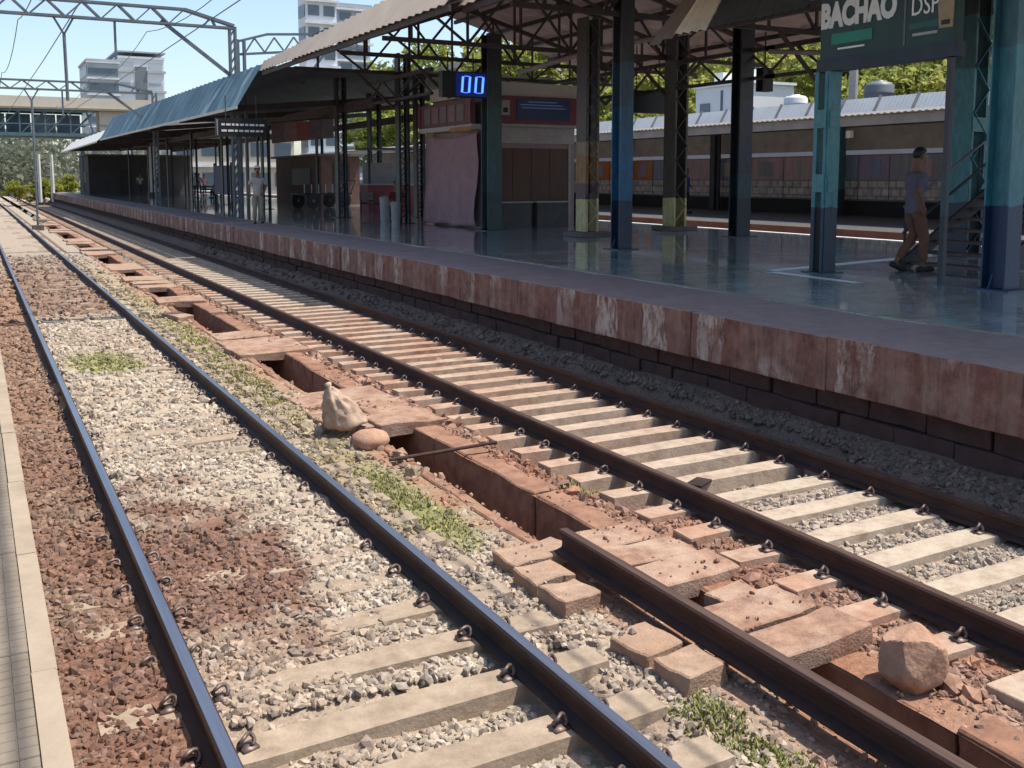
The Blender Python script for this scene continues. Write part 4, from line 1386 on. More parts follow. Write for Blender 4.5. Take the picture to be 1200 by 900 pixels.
for j in range(2):
    x = -.6
    while x < .6:
        wd = rnd.uniform(.06, .16)
        MB().box(x, x + wd, -.058, -.052, .32 - j * .18, .38 - j * .18).build('lettering', M_white, t)
        x += wd + .04
t = thing('banner', 'faded red and grey printed banner hanging left of the kiosk', 'banner', (9.7, 36.0, 3.72))
bcols = [(0.20, 0.13, 0.13), (0.30, 0.17, 0.15), (0.33, 0.11, 0.09), (0.19, 0.13, 0.15), (0.22, 0.18, 0.2)]
for i, c_ in enumerate(bcols):
    b = MB()
    x0 = .04 + i * .47
    z0 = .05 * i
    b.prism([(x0, z0), (x0 + .465, z0 + .05), (x0 + .465, .75 + z0), (x0, .72 + z0)], 'y', -.01, .01)
    b.build('printed_panel', mat('banner_%s' % 'abcde'[i], c_, tuple(x * .7 for x in c_), 4, .8), t)
MB().bar((0, 0, .74), (2.42, 0, 1.0), .05).build('top_rail', M_truss, t)

# ------------------------------------------------------------------ overhead gantries and wires
def gantry(label, y, z, x0, x1, legx, dep=.5, drop=(), wide=.2):
    g = thing('overhead_gantry', label, 'gantry', (0, y, 0), group='lattice gantries over the tracks')
    for e in (-1, 1):
        fr = MB()
        yy = e * wide / 2
        fr.bar((x0, yy, z), (x1, yy, z), .075)
        fr.bar((x0, yy, z + dep), (x1 - 1.6, yy, z + dep), .075)
        fr.bar((x1 - 1.6, yy, z + dep), (x1, yy, z + .08), .09)
        n = int((x1 - x0 - 1.6) / 1.0)
        L = (x1 - 1.6 - x0)
        for i in range(n):
            a, c_ = x0 + L * i / n, x0 + L * (i + 1) / n
            m_ = (a + c_) / 2
            fr.bar((a, yy, z + dep), (m_, yy, z), .055)
            fr.bar((m_, yy, z), (c_, yy, z + dep), .04)
        fr.bar((x1 - 1.0, yy, z), (x1 - .75, yy, z + .32), .04)
        fr.bar((x1 - .6, yy, z), (x1 - .75, yy, z + .32), .04)
        fr.build('lattice_beam', M_gantry, g)
    lg = MB()
    for e in (-1, 1):
        for s in (-.09, .09):
            lg.bar((legx + s, e * wide / 2, 0), (legx + s, e * wide / 2, z + .05), .06)
    zz = .3
    while zz < z - .3:
        for e in (-1, 1):
            lg.bar((legx - .09, e * wide / 2, zz), (legx + .09, e * wide / 2, zz + .3), .03)
        zz += .3
    lg.build('leg', M_gantry, g)
    if legx > 0: MB().bar((legx - 2.3, 0, z + .1), (legx - .05, 0, z - 1.6), .11).build('brace', M_gantry, g)
    for (xx, kind) in drop:
        d = MB()
        if kind == 'Y':
            d.bar((xx - .30, 0, z - .0), (xx, 0, z - .55), .06)
            d.bar((xx + .30, 0, z - .0), (xx, 0, z - .55), .06)
            d.tube([(xx, 0, z - .55), (xx + .02, 0, z - 2.6)], .05, 8)
            d.cyl(xx - .30, 0, z - .05, z + .05, .07)
            d.cyl(xx + .30, 0, z - .05, z + .05, .07)
        else:
            d.bar((xx, 0, z), (xx, 0, z - 1.2), .07)
        d.build('drop_bracket', M_gantry, g)
    return g
gantry('nearest lattice gantry in view, its right leg behind the blue awning', 34.4, 7.5, -9, 8.1, 8.05, .5, ((2.83, 'Y'), (4.33, 'I')))
gantry('second lattice gantry seen below and beyond the nearest one', 51.7, 6.6, -9, 8.1, 8.2, .4, ((2.73, 'Y'), (4.05, 'I')))
gantry('lattice gantry overhead, above the picture', 16.95, 7.7, -9, 8.0, -2.4, .5, ())
def bracket_beam():
    g = thing('signal_bracket', 'small lattice bracket beam rising behind the beige edged roof beside the nearest gantry', 'gantry', (8.45, 35.2, 0))
    f = MB()
    f.bar((0, 0, 6.75), (4.6, 0, 7.25), .08)
    f.bar((0, 0, 7.2), (1.0, 0, 7.5), .08)
    f.bar((1.0, 0, 7.5), (4.6, 0, 7.75), .08)
    for i in range(6):
        x = .2 + i * .7
        f.bar((x, 0, 6.77 + x * .11), (x + .35, 0, 7.32 + x * .09), .05)
        f.bar((x + .35, 0, 7.32 + x * .09), (x + .7, 0, 6.85 + x * .11), .05)
    f.bar((2.2, 0, 5.8), (3.2, 0, 7.1), .08)
    f.build('lattice_beam', M_gantry, g)
    MB().box(-.08, .0, -.1, .1, 0, 7.25).box(.14, .22, -.1, .1, 0, 7.25).build('mast', M_gantry, g)
bracket_beam()
def wire(label, pts, r=.011):
    b = MB(); b.tube(pts, r, 5)
    o = b.build('overhead_wire', M_gantry); tag(o, label, 'overhead wire', 'overhead wires along the tracks')
def cat(x, zc, zm):
    pts = []
    ys = [-5, 16.95, 34.4, 51.7, 72, 100]
    for a, c_ in zip(ys, ys[1:]):
        for k in range(8):
            t_ = k / 8
            pts.append((x, a + (c_ - a) * t_, zm - .5 * 4 * t_ * (1 - t_)))
    pts.append((x, 100, zm))
    return pts
wire('contact wire above the left track', [(2.2, -5, 6.1), (2.2, 34.4, 6.1), (1.9, 100, 6.1)], .014)
wire('sagging upper wire above the left track', cat(1.55, 6.1, 7.3), .014)
wire('contact wire above the right track passing the gantry end', [(5.3, -5, 6.35), (5.3, 34.4, 6.25), (5.2, 100, 6.2)], .014)
wire('sagging upper wire above the right track', cat(5.3, 6.2, 7.2), .012)

# ------------------------------------------------------------------ road of far things at left: footbridge, posts, shrubs
def footbridge():
    f = thing('footbridge', 'beige footbridge with dark lattice sides crossing over the tracks far off', 'footbridge', (0, 95, 0))
    mb = mat('bridge_beige', (0.60, 0.53, 0.42), (0.52, 0.45, 0.36), .8, .8)
    mgn = mat('bridge_green', (0.10, 0.16, 0.17), (0.05, 0.09, 0.10), 1.2, .6)
    MB().box(-30, 26, 0, 3.2, 8.55, 9.45).build('roof_band', mb, f)
    MB().box(-30, 26, -.2, 3.4, 8.38, 8.545).build('roof_edge', mat('bridge_edge', (0.28, 0.23, 0.15), None, 1, .7), f)
    MB().box(10.4, 26, .4, 3, 6.6, 8.375).build('enclosure', mb, f)
    MB().box(10.4, 26, .30, .395, 7.05, 7.15).build('string_course', mat('bridge_course', (0.4, 0.36, 0.3), None, 1, .8), f)  # string course in a darker beige than the enclosure
    MB().box(-30, 9.8, 0, 3.2, 5.95, 6.15).build('deck', mgn, f)
    lat = MB()
    for yy in (0, 3.1):
        lat.bar((-30, yy, 6.2), (9.8, yy, 6.2), .2, .3)
        lat.bar((-30, yy, 8.25), (9.3, yy, 8.25), .16, .2)
        lat.bar((-30, yy, 7.1), (9.5, yy, 7.1), .1, .1)
        for i in range(20):
            x = -30 + i * 2
            lat.bar((x, yy, 6.2), (x, yy, 8.25), .12)
            lat.bar((x, yy, 6.2), (x + 2, yy, 8.25), .09)
    lat.bar((9.3, 0, 8.3), (9.9, 0, 6.1), .14)
    lat.build('lattice_side', mgn, f)
    for x in range(-29, 8, 2):
        MB().box(x, x + 1.9, 1.4, 1.46, 6.2, 8.0).build('side_panel', mat('bridge_panel%d' % (x % 3), (0.06 + .05 * (x % 3), 0.10 + .05 * (x % 3), 0.13 + .05 * (x % 3)), None, 1.5, .6), f)
    for x in (-14, -2, 9.0):
        b = MB(); b.tube([(x, 1.5, 0), (x, 1.5, 5.95)], .18, 8); b.build('support', mgn, f)
footbridge()
for i, (x, y, h, lab) in enumerate(((6.67, 100, 4.6, 'white mast under the footbridge, right of the pair'), (5.6, 100, 4.6, 'white mast under the footbridge, left of the pair'), (2.72, 51.6, 6.1, 'thin grey mast below the second gantry'), (1.0, 90, 5.2, 'grey mast near the left picture edge under the footbridge'))):
    t = thing('line_mast', lab, 'mast', (x, y, 0), group='masts beside the line')
    b = MB(); b.tube([(0, 0, 0), (0, 0, h)], [.16 if y > 60 else .05, .13 if y > 60 else .045], 8); b.build('pole', M_white if i < 2 else M_gantry, t)
    MB().box(-.25, .25, -.25, .25, 0, .25).build('footing', M_plinth, t)

# far plain buildings
def building(label, x0, x1, y0, y1, z1, mw, floors, bays, style='win', z0=0):
    t = thing('building', label, 'building', (x0, y0, 0))
    W, D = x1 - x0, y1 - y0
    MB().box(0, W, 0, D, z0, z1).build('walls', mw, t)
    MB().box(-.3, W + .3, -.3, D + .3, z1 + .003, z1 + .6).build('parapet', mw, t)
    mwin = mat('far_window', (0.13, 0.17, 0.2), (0.09, 0.12, 0.15), .3, .3)
    mslab = mat('far_slab', (0.68, 0.70, 0.72), None, .5, .8)
    fh = (z1 - z0) / floors
    for i in range(floors):
        if style == 'strip': break
        zb = z0 + fh * i
        MB().box(-.35, W + .35, -.6, -.003, zb + fh - .45, zb + fh - .1).build('floor_band', mslab, t)
        for j in range(bays):
            bx = W * (j + .15) / bays
            if style == 'bands':
                if j == 0: MB().box(.1, W - .1, -.12, -.004, zb + fh * .1, zb + fh * .58).build('window', mwin, t)
                continue
            o = MB().box(bx, bx + W / bays * .7, -.12, -.004, zb + fh * .25, zb + fh * .72).build('window', mwin, t)
        o = MB().box(-.12, -.004, D * .1, D * .9, zb + fh * .2, zb + fh * .75).build('window', mwin, t)
    if style == 'strip':
        MB().box(W * .36, W * .62, -.25, -.004, z0, z1 - 2.2).build('stair_strip', mat('strip_dark', (0.17, 0.19, 0.21), None, .3, .4), t)
        for i in range(floors):
            zb = z0 + fh * i
            MB().box(-.4, W * .355, -.7, -.003, zb + fh * .30, zb + fh * .42).build('balcony_slab', mgy, t)
            MB().box(W * .625, W + .4, -.7, -.003, zb + fh * .30, zb + fh * .42).build('balcony_slab', mgy, t)
            MB().box(.3, W * .34, -.1, -.004, zb + fh * .45, zb + fh * .8).build('window', mat('strip_window', (0.42, 0.46, 0.5), None, .3, .4), t)
            MB().box(W * .66, W * .97, -.1, -.004, zb + fh * .45, zb + fh * .8).build('window', mat('strip_window', (0.42, 0.46, 0.5), None, .3, .4), t)
        MB().box(-.5, W + .5, -.5, D + .5, z1 + 1.6, z1 + 2.0).build('roof_frame', mgy, t)
    return t
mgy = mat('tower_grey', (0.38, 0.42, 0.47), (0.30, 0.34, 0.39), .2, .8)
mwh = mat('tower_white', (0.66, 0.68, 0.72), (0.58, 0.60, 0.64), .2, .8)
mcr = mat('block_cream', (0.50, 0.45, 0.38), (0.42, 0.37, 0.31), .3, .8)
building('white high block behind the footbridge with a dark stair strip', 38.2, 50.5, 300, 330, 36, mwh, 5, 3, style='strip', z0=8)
building('grey wing left of the white high block', 30.0, 38.0, 298, 320, 34.5, mgy, 6, 2, style='bands', z0=8)
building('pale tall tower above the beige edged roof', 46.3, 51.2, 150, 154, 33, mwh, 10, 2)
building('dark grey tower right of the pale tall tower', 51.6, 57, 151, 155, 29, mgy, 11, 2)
building('cream housing block beyond the second platform', 46, 62, 95, 110, 14, mcr, 4, 5)
building('low cream block far beyond the platform end', 26, 44, 150, 160, 9, mcr, 2, 5)

# ------------------------------------------------------------------ trees and shrubs
def leaf_mat(name, cols, trans=.35):
    m, n, b = new_mat(name)
    a = N(n, 'ShaderNodeAttribute', attribute_name='col')
    n.links.new(a.outputs['Color'], b.inputs['Base Color'])
    b.inputs['Roughness'].default_value = .6
    b.inputs['Specular IOR Level'].default_value = 0.25
    tr = N(n, 'ShaderNodeBsdfTranslucent'); n.links.new(a.outputs['Color'], tr.inputs['Color'])
    mx = N(n, 'ShaderNodeMixShader'); mx.inputs[0].default_value = trans
    n.links.new(b.outputs[0], mx.inputs[1]); n.links.new(tr.outputs[0], mx.inputs[2])
    n.links.new(mx.outputs[0], n.nodes['Material Output'].inputs['Surface'])
    return m
M_leaf = leaf_mat('leaf', None, .6)
M_bark = mat('bark', (0.10, 0.075, 0.055), (0.05, 0.038, 0.03), 8, .95)
def crown_mesh(seed, R_, Hc, zc, nclump, nleaf, size, cols):
    rs = np.random.RandomState(seed)
    cl = rs.normal(size=(nclump, 3))
    cl /= np.linalg.norm(cl, axis=1, keepdims=True)
    cl *= (rs.uniform(.35, 1.0, (nclump, 1)))
    cl = cl * np.array([R_, R_, Hc]) + np.array([0, 0, zc])
    cr = rs.uniform(.16, .34, nclump) * R_
    ci = rs.randint(0, nclump, nleaf)
    d = rs.normal(size=(nleaf, 3)); d /= np.linalg.norm(d, axis=1, keepdims=True)
    p = cl[ci] + d * (cr[ci] * rs.uniform(.45, 1.0, nleaf))[:, None] * np.array([1, 1, .75])
    u = rs.normal(size=(nleaf, 3)); u /= np.linalg.norm(u, axis=1, keepdims=True)
    w_ = np.cross(u, rs.normal(size=(nleaf, 3))); w_ /= np.linalg.norm(w_, axis=1, keepdims=True)
    s = size * rs.uniform(.6, 1.3, nleaf)[:, None]
    V = np.stack([p - u * s, p + w_ * s * .5, p + u * s, p - w_ * s * .5], 1)
    me = bpy.data.meshes.new('crown')
    me.vertices.add(nleaf * 4); me.vertices.foreach_set('co', V.astype('f').ravel())
    me.loops.add(nleaf * 4); me.loops.foreach_set('vertex_index', np.arange(nleaf * 4, dtype='i'))
    me.polygons.add(nleaf); me.polygons.foreach_set('loop_start', np.arange(0, nleaf * 4, 4, dtype='i')); me.polygons.foreach_set('loop_total', np.full(nleaf, 4, 'i'))
    me.update(calc_edges=True)
    cc = np.array(cols)
    tone = rs.rand(nclump)[ci] * .6 + rs.rand(nleaf) * .4
    col = cc[0] + (cc[1] - cc[0]) * tone[:, None]
    K = np.ones((nleaf, 4, 4), 'f'); K[:, :, :3] = col[:, None]
    a = me.color_attributes.new('col', 'FLOAT_COLOR', 'POINT'); a.data.foreach_set('color', K.ravel())
    me.materials.append(M_leaf)
    return me, cl
def trunk_mesh(h, r, tips, seed):
    b = MB()
    rs = random.Random(seed)
    b.tube([(0, 0, -.1), (.1, 0, h * .3), (.15, .1, h * .6), (.05, .1, h * .95)], [r * 1.3, r, r * .75, r * .35], 9)
    for tp in tips:
        z0 = h * rs.uniform(.45, .7)
        m_ = Vector((tp[0] * .5, tp[1] * .5, (z0 + tp[2]) / 2 + .2))
        b.tube([(.12, .08, z0), m_, tp], [r * .45, r * .25, r * .08], 6)
    return b
YG = ((0.19, 0.235, 0.05), (0.46, 0.44, 0.13))
DG = ((0.12, 0.17, 0.03), (0.32, 0.34, 0.08))
protos = []
for s, (R_, Hc, zc, cols, nl) in enumerate(((3.4, 2.2, 4.6, YG, 11000), (3.2, 2.5, 4.9, YG, 11000), (3.9, 3.0, 5.6, DG, 12000))):
    me, cl = crown_mesh(s + 1, R_, Hc, zc, 60, nl, .17, cols)
    tb = trunk_mesh(zc, .22, [tuple(c_) for c_ in cl[:9]], s)
    tb_o = tb.build('trunk', M_bark); tm = tb_o.data; bpy.data.objects.remove(tb_o)
    protos.append((me, tm))
tree_spots = [
    (38, 8, 0, 1.0, 'bright yellow green tree right of the stairs'), (38, 14.5, 1, 1.0, 'yellow green tree framed by the gate, right half'), (38.5, 21, 0, 1.0, 'yellow green tree framed by the gate behind the tank'),
    (38.5, 27.5, 1, 1.05, 'yellow green tree between the loudspeaker and the gate post'), (38.5, 33.5, 0, 1.1, 'yellow green tree behind the loudspeaker'), (40, 47, 1, 1.0, 'yellow green tree just left of the white building'),
    (38, 53, 0, 1.05, 'yellow green tree between the blue column and the hanging board'), (37, 60, 1, 1.0, 'yellow green tree left of the blue column'), (38, 68, 0, 1.2, 'yellow green tree seen through the trusses beside the kiosk top'),
    (42, 11, 1, 1.35, 'taller yellow green tree in the second row beside the stairs'), (42.5, 18, 0, 1.4, 'taller yellow green tree in the second row above the gate opening'), (42.5, 25, 1, 1.4, 'taller yellow green tree in the second row above the dark tank'),
    (43, 32, 0, 1.4, 'taller yellow green tree in the second row left of the gate'), (43, 39, 1, 1.45, 'taller yellow green tree in the second row behind the dark steel column'), (44, 47, 0, 1.4, 'taller yellow green tree in the second row above the white building'),
    (43, 55, 1, 1.45, 'taller yellow green tree in the second row above the hanging board'), (43, 63, 0, 1.4, 'taller yellow green tree in the second row left of the blue column'),
    (48, 15, 2, 1.8, 'tall tree in the back row right of the gate'), (48, 26, 0, 1.9, 'tall yellow green tree in the back row above the pole'), (49, 37, 1, 1.9, 'tall yellow green tree in the back row left of the board'),
    (50, 49, 0, 1.9, 'tall yellow green tree in the back row behind the white building'), (50, 61, 2, 1.9, 'tall darker tree in the back row above the kiosk'), (34, 80, 1, 1.2, 'sunny tree beyond the second platform end'),
    (35, 88, 2, 1.2, 'dark green tree beyond the awning in front of the cream block'), (40, 97, 0, 1.3, 'yellow green tree right in front of the cream block'), (44, 76, 0, 2.2, 'tall green tree behind the beige edged roof trusses'), (52, 72, 1, 2.2, 'yellow green tree right of the tall green one'), (46, 104, 2, 2.0, 'tall tree above the far end of the beige edged roof'),
]
for x, y, k, s, lab in tree_spots:
    t = thing('tree', lab, 'tree', (x, y, 0), rnd.uniform(0, 6.28), 'trees behind the second platform')
    t.scale = (s, s, s)
    place(protos[k][0], 'crown', t)
    place(protos[k][1], 'trunk', t)
# far wood below the footbridge, distance haze put into its grey leaf colours
rs_ = np.random.RandomState(77)
fw, _ = crown_mesh(77, 26, 4.2, 3.6, 90, 16000, .5, ((0.16, 0.19, 0.13), (0.36, 0.37, 0.28)))
o = bpy.data.objects.new('far_wood', fw)
C.objects.link(o)
o.location = (2, 158, 0)
o.scale = (1, .35, 1)
tag(o, 'hazy grey green wood far beyond the footbridge', 'wood', kind='stuff')
me, cl = crown_mesh(21, 1.5, .9, .9, 26, 2600, .12, ((0.16, 0.2, 0.03), (0.38, 0.36, 0.08)))
for (x, y, s, lab) in ((6.2, 104, 1.2, 'bright green shrub at the far end of the platform'), (8.6, 112, 1.4, 'bushy shrub behind the bright green one'), (4.4, 118, 1.1, 'small shrub beside the far tracks')):
    t = thing('shrub', lab, 'shrub', (x, y, 0), x, 'shrubs at the platform end')
    t.scale = (s, s, s)
    place(me, 'foliage', t)
    b = MB(); b.tube([(0, 0, -.05), (0, 0, .9)], [.05, .02], 6); b.build('stem', M_bark, t)

# ------------------------------------------------------------------ second platform behind
def second_platform():
    p = thing('second_platform', None, None)
    tag(p, kind='structure')
    MB().box(22.42, 29.3, 0, 200, -.1, FL - .004).build('platform_core', mat('p2_wall_red', (0.24, 0.13, 0.115), (0.17, 0.085, 0.075), 3, .9), p)
    MB().box(22.3, 22.75, 0, 200, FL - .10, FL + .0).build('edge_stone', M_white, p)  # white colour stands in for sun on the platform lip
    MB().box(22.752, 29.3, 0, 200, FL - .0035, FL + .001).build('platform_floor', mat('p2_floor', (0.10, 0.10, 0.105), (0.07, 0.07, 0.075), 2, .5), p)
second_platform()
def mural_mats():
    m, n, b = new_mat('mural_checks')
    v = coords(n, (0, 1, 1))
    t_ = N(n, 'ShaderNodeTexBrick')
    mp_ = N(n, 'ShaderNodeMapping'); mp_.inputs['Rotation'].default_value = (0, R(-90), R(-90))
    n.links.new(v, mp_.inputs['Vector'])
    sx = N(n, 'ShaderNodeSeparateXYZ'); n.links.new(v, sx.inputs[0])
    cx = N(n, 'ShaderNodeCombineXYZ'); n.links.new(sx.outputs['Y'], cx.inputs[0]); n.links.new(sx.outputs['Z'], cx.inputs[1])
    n.links.new(cx.outputs[0], t_.inputs['Vector'])
    t_.inputs['Scale'].default_value = 1
    t_.inputs['Brick Width'].default_value = .42
    t_.inputs['Row Height'].default_value = .30
    t_.inputs['Mortar Size'].default_value = .045
    t_.inputs['Color1'].default_value = (0.74, 0.68, 0.62, 1)
    t_.inputs['Color2'].default_value = (0.42, 0.36, 0.38, 1)
    t_.inputs['Mortar'].default_value = (0.20, 0.16, 0.19, 1)
    c1 = mixrgb(n, .45, t_.outputs['Color'], ramp(n, noise_tex(n, v, 3.0, 4), [(.35, (.25, .2, .24)), (.65, (.75, .7, .66))]))
    n.links.new(c1, b.inputs['Base Color'])
    return m
def back_wall():
    t = thing('mural_wall', 'long painted wall with panels at the back of the second platform', 'wall', (29.0, 0, FL))
    MB().box(0.0, .25, 4, 78, 0, 2.25).build('wall', mat('mural_base', (0.26, 0.23, 0.24), (0.18, 0.16, 0.17), 1, .8), t)
    MB().box(-.03, -.002, 4, 78, 0, .55).build('plinth_band', mat('mural_black', (0.025, 0.022, 0.026), None, 2, .7), t)
    MB().box(.05, .20, 4, 78, 2.42, 3.75).build('underside_filler', mat('underside_brown', (0.46, 0.42, 0.39), None, 2, .8), t)  # added sheet standing in for the dark roof underside above the wall
    cols = [(0.36, 0.37, 0.43), (0.52, 0.47, 0.41), (0.42, 0.33, 0.50), (0.32, 0.38, 0.56), (0.58, 0.40, 0.44), (0.62, 0.58, 0.50)]
    mm = [mat('mural_%s' % 'abcdef'[i], c_, tuple(x * .65 for x in c_), 1.5, .7, stretch=(1, 4, .4)) for i, c_ in enumerate(cols)]
    mo = mat('mural_orange', (0.62, 0.24, 0.08), (0.46, 0.15, 0.06), 1.6, .7)
    mc = mural_mats()
    y = 14.0
    i = 0
    while y < 70:
        wd = rnd.uniform(1.4, 2.6)
        m_ = mo if 38 < y < 42.5 else mm[rnd.randrange(6)]
        MB().box(-.045, -.003, y, y + wd - .06, 1.32, 2.2).build('painted_panel', m_, t)
        MB().box(-.06, -.046, y + wd * .25, y + wd * .6, 1.45, 2.05).build('picture', mm[(i * 5 + 2) % 6], t)
        MB().box(-.04, -.003, y, y + wd - .06, .62, 1.28).build('painted_panel', mc, t)
        y += wd
        i += 1
back_wall()
def p2_roof():
    t = thing('platform_roof', 'low grey roof with pale fascia over the second platform', 'roof', (0, 0, 0))
    MB().box(23.4, 23.5, 6, 78, 4.03, 4.30).build('fascia', mat('p2_fascia', (0.40, 0.38, 0.36), (0.3, 0.285, 0.27), 1.5, .7), t)
    MB().sheet((23.3, 6, 4.33), (23.3, 78, 4.33), (30.2, 78, 4.95), (30.2, 6, 4.95), 300, .02, .015).build('roof_sheet', glow_sheet('p2_sheet', (0.40, 0.38, 0.37), (0.30, 0.285, 0.28), .5, 1.5, .7), t)  # translucency added to lighten the wall and floor under this roof
    for y in range(8, 78, 4):
        MB().bar((23.55, y, 4.15), (30.0, y, 4.75), .08, .2).build('rafter', M_truss, t)
    for x in (25, 27, 29.5):
        z = 4.05 + (x - 23.5) * .09
        MB().box(x - .05, x + .05, 6, 78, z - .1, z + .05).build('purlin', M_truss, t)
p2_roof()
for i, y in enumerate((12.5, 19.5, 26.6, 33.6, 40.6, 47.6, 54.6)):
    column('lattice_column', 'dark teal column holding up the roof of the second platform', 28.5, y, .35, .3, 4.6, P_teal if i % 2 == 0 else P_dark, lace=False, group='columns of the second platform')
for y, lab in ((14, 'small white lamp under the second platform roof, hidden side of the stairs'), (22.2, 'small white lamp under the second platform roof, seen through the gate'), (30.4, 'small white lamp under the second platform roof, left of the gate post'), (38.6, 'small white lamp under the second platform roof, beside the plain brown lattice column')):
    t = thing('ceiling_lamp', lab, 'lamp', (24.2, y, 3.72), group='lamps of the second platform')
    MB().box(-.06, .06, -.10, .10, 0, .22).build('lamp_body', M_white, t)
    b = MB(); b.tube([(0, 0, .22), (0, 0, .42)], .015, 6); b.build('stem', M_truss, t)
def panel_fence():  # panel fence, upper panels tilted so the sun brightens them
    t = thing('fencing', 'long white shed, its top panels leaned back to catch sun, behind the second platform', 'fencing', (33, 0, 0))
    mp = mat('fence_white', (0.62, 0.62, 0.60), (0.50, 0.50, 0.48), .9, .7)
    mpo = mat('fence_rib', (0.26, 0.25, 0.25), None, 3, .7)
    MB().box(-.45, -.35, 8, 62, 0, 4.55).build('wall', mp, t)
    for i in range(28):
        y = 8 + i * 1.9
        b = MB(); b.sheet((-.5, y + .06, 4.56), (-.5, y + 1.84, 4.56), (.25, y + 1.84, 5.80), (.25, y + .06, 5.80), 9, .006, .012)
        b.build('tilted_panel', mp, t)
        MB().bar((-.53, y, 4.56), (.24, y, 5.86), .09, .08).build('rib', mpo, t)
panel_fence()
def white_house():
    t = thing('white_building', 'small flat roofed white building between brown and dark columns', 'building', (34.6, 38.3, 0))
    mw = mat('house_white', (0.84, 0.84, 0.83), (0.76, 0.76, 0.75), .8, .8)
    MB().box(0, 3, 0, 4.2, 0, 7.2).build('wall', mw, t)
    MB().box(-.12, 3.1, -.1, 4.3, 7.203, 7.34).build('roof_slab', mw, t)
    MB().box(-.04, -.003, 2.0, 2.15, 4, 7.0).build('rain_pipe', M_gantry, t)
    for y in (.7, 2.6):
        MB().box(.5, 1.3, y, y + .7, 7.343, 8.0).build('roof_box', mw, t)
    MB().box(-.05, -.003, 3.0, 3.8, 5.6, 6.4).build('window', mat('far_glass', (0.2, 0.24, 0.27), None, 1, .3), t)
white_house()
def water_tank(label, x, y, z, r, h, mt):
    t = thing('water_tank', label, 'water tank', (x, y, z))
    prof = [(r, 0), (r * 1.03, .05), (r, .1), (r, h * .35), (r * 1.03, h * .38), (r, h * .41), (r, h * .72), (r * .8, h * .88), (r * .35, h * .95), (r * .35, h), (.01, h)]
    n = 20
    b = MB()
    V = [(q * math.cos(2 * math.pi * k / n), q * math.sin(2 * math.pi * k / n), z_) for q, z_ in prof for k in range(n)]
    F = [(i * n + k, i * n + (k + 1) % n, (i + 1) * n + (k + 1) % n, (i + 1) * n + k) for i in range(len(prof) - 1) for k in range(n)]
    F.append(tuple(range(n - 1, -1, -1)))
    b.add(V, F)
    b.build('tank', mt, t, True)
    b = MB()
    for k in range(4):
        a = k * math.pi / 2 + .5
        b.tube([(r * .8 * math.cos(a), r * .8 * math.sin(a), -z), (r * .8 * math.cos(a), r * .8 * math.sin(a), 0)], .06, 6)
    b.build('stand', M_gantry, t)
water_tank('dark grey water tank with white lid seen through the gate', 34.6, 30.2, 5.75, .62, .9, mat('tank_grey', (0.16, 0.18, 0.20), (0.1, 0.115, 0.13), 3, .5))
water_tank('white water tank seen left of the gate post', 34.6, 35.1, 5.7, .55, .7, mat('tank_white', (0.72, 0.73, 0.74), None, 3, .6))
# pale post rising by the gate
t = thing('street_pole', 'pale concrete pole standing behind the fence beside the tank', 'pole', (33.8, 30.9, 0))
b = MB(); b.tube([(0, 0, 0), (0, 0, 9)], [.24, .17], 10); b.build('pole', mat('pole_pale', (0.46, 0.44, 0.42), None, 2, .8), t)

# ------------------------------------------------------------------ people
_tx = bpy.data.textures.new('cloth_folds', 'CLOUDS')
_tx.noise_scale = .11
_tx.noise_depth = 2
def skin_chain(verts, edges, name, m, parent, sub=2, root=0):
    me = bpy.data.meshes.new(name)
    me.from_pydata([v[:3] for v in verts], edges, [])
    bm = bmesh.new()
    bm.from_mesh(me)
    ly = bm.verts.layers.skin.verify()
    bm.verts.ensure_lookup_table()
    for i, v in enumerate(verts):
        r = v[3]
        bm.verts[i][ly].radius = (r, r) if not isinstance(r, tuple) else r
        bm.verts[i][ly].use_root = i == root
    bm.to_mesh(me)
    bm.free()
    me.materials.append(m)
    o = bpy.data.objects.new(name, me)
    C.objects.link(o)
    o.parent = parent
    k = o.modifiers.new('Skin', 'SKIN'); k.use_smooth_shade = True
    k.branch_smoothing = 0.4
    k = o.modifiers.new('Subd', 'SUBSURF'); k.levels = sub; k.render_levels = sub
    if name in ('shirt', 'trousers'):
        k.levels = k.render_levels = 3
        k = o.modifiers.new('Folds', 'DISPLACE'); k.texture = _tx; k.strength = .035; k.mid_level = .5
    return o
POSE = {
 'walk': dict(hip=.93, lean=.03, L=((.09, .12, .50), (.09, .10, .07)), Rr=((-.09, .10, .52), (-.08, -.22, .12)), aL=((.24, -.10, 1.17), (.23, -.02, .93)), aR=((-.24, .08, 1.16), (-.21, .22, .97))),
 'stand': dict(hip=.93, lean=0, L=((.10, .01, .49), (.11, 0, .07)), Rr=((-.10, .01, .49), (-.11, .02, .07)), aL=((.25, -.02, 1.16), (.24, .08, .93)), aR=((-.25, -.02, 1.16), (-.20, .14, 1.0))),
 'sit': dict(hip=.47, lean=.08, L=((.12, .42, .48), (.12, .40, .07)), Rr=((-.12, .42, .48), (-.13, .44, .07)), aL=((.25, .08, .72), (.16, .32, .56)), aR=((-.25, .08, .72), (-.15, .32, .56))),
 'squat': dict(hip=.22, lean=.16, L=((.16, .34, .46), (.14, .10, .07)), Rr=((-.16, .34, .46), (-.14, .10, .07)), aL=((.27, .25, .50), (.12, .42, .44)), aR=((-.27, .25, .50), (-.10, .42, .44)))}
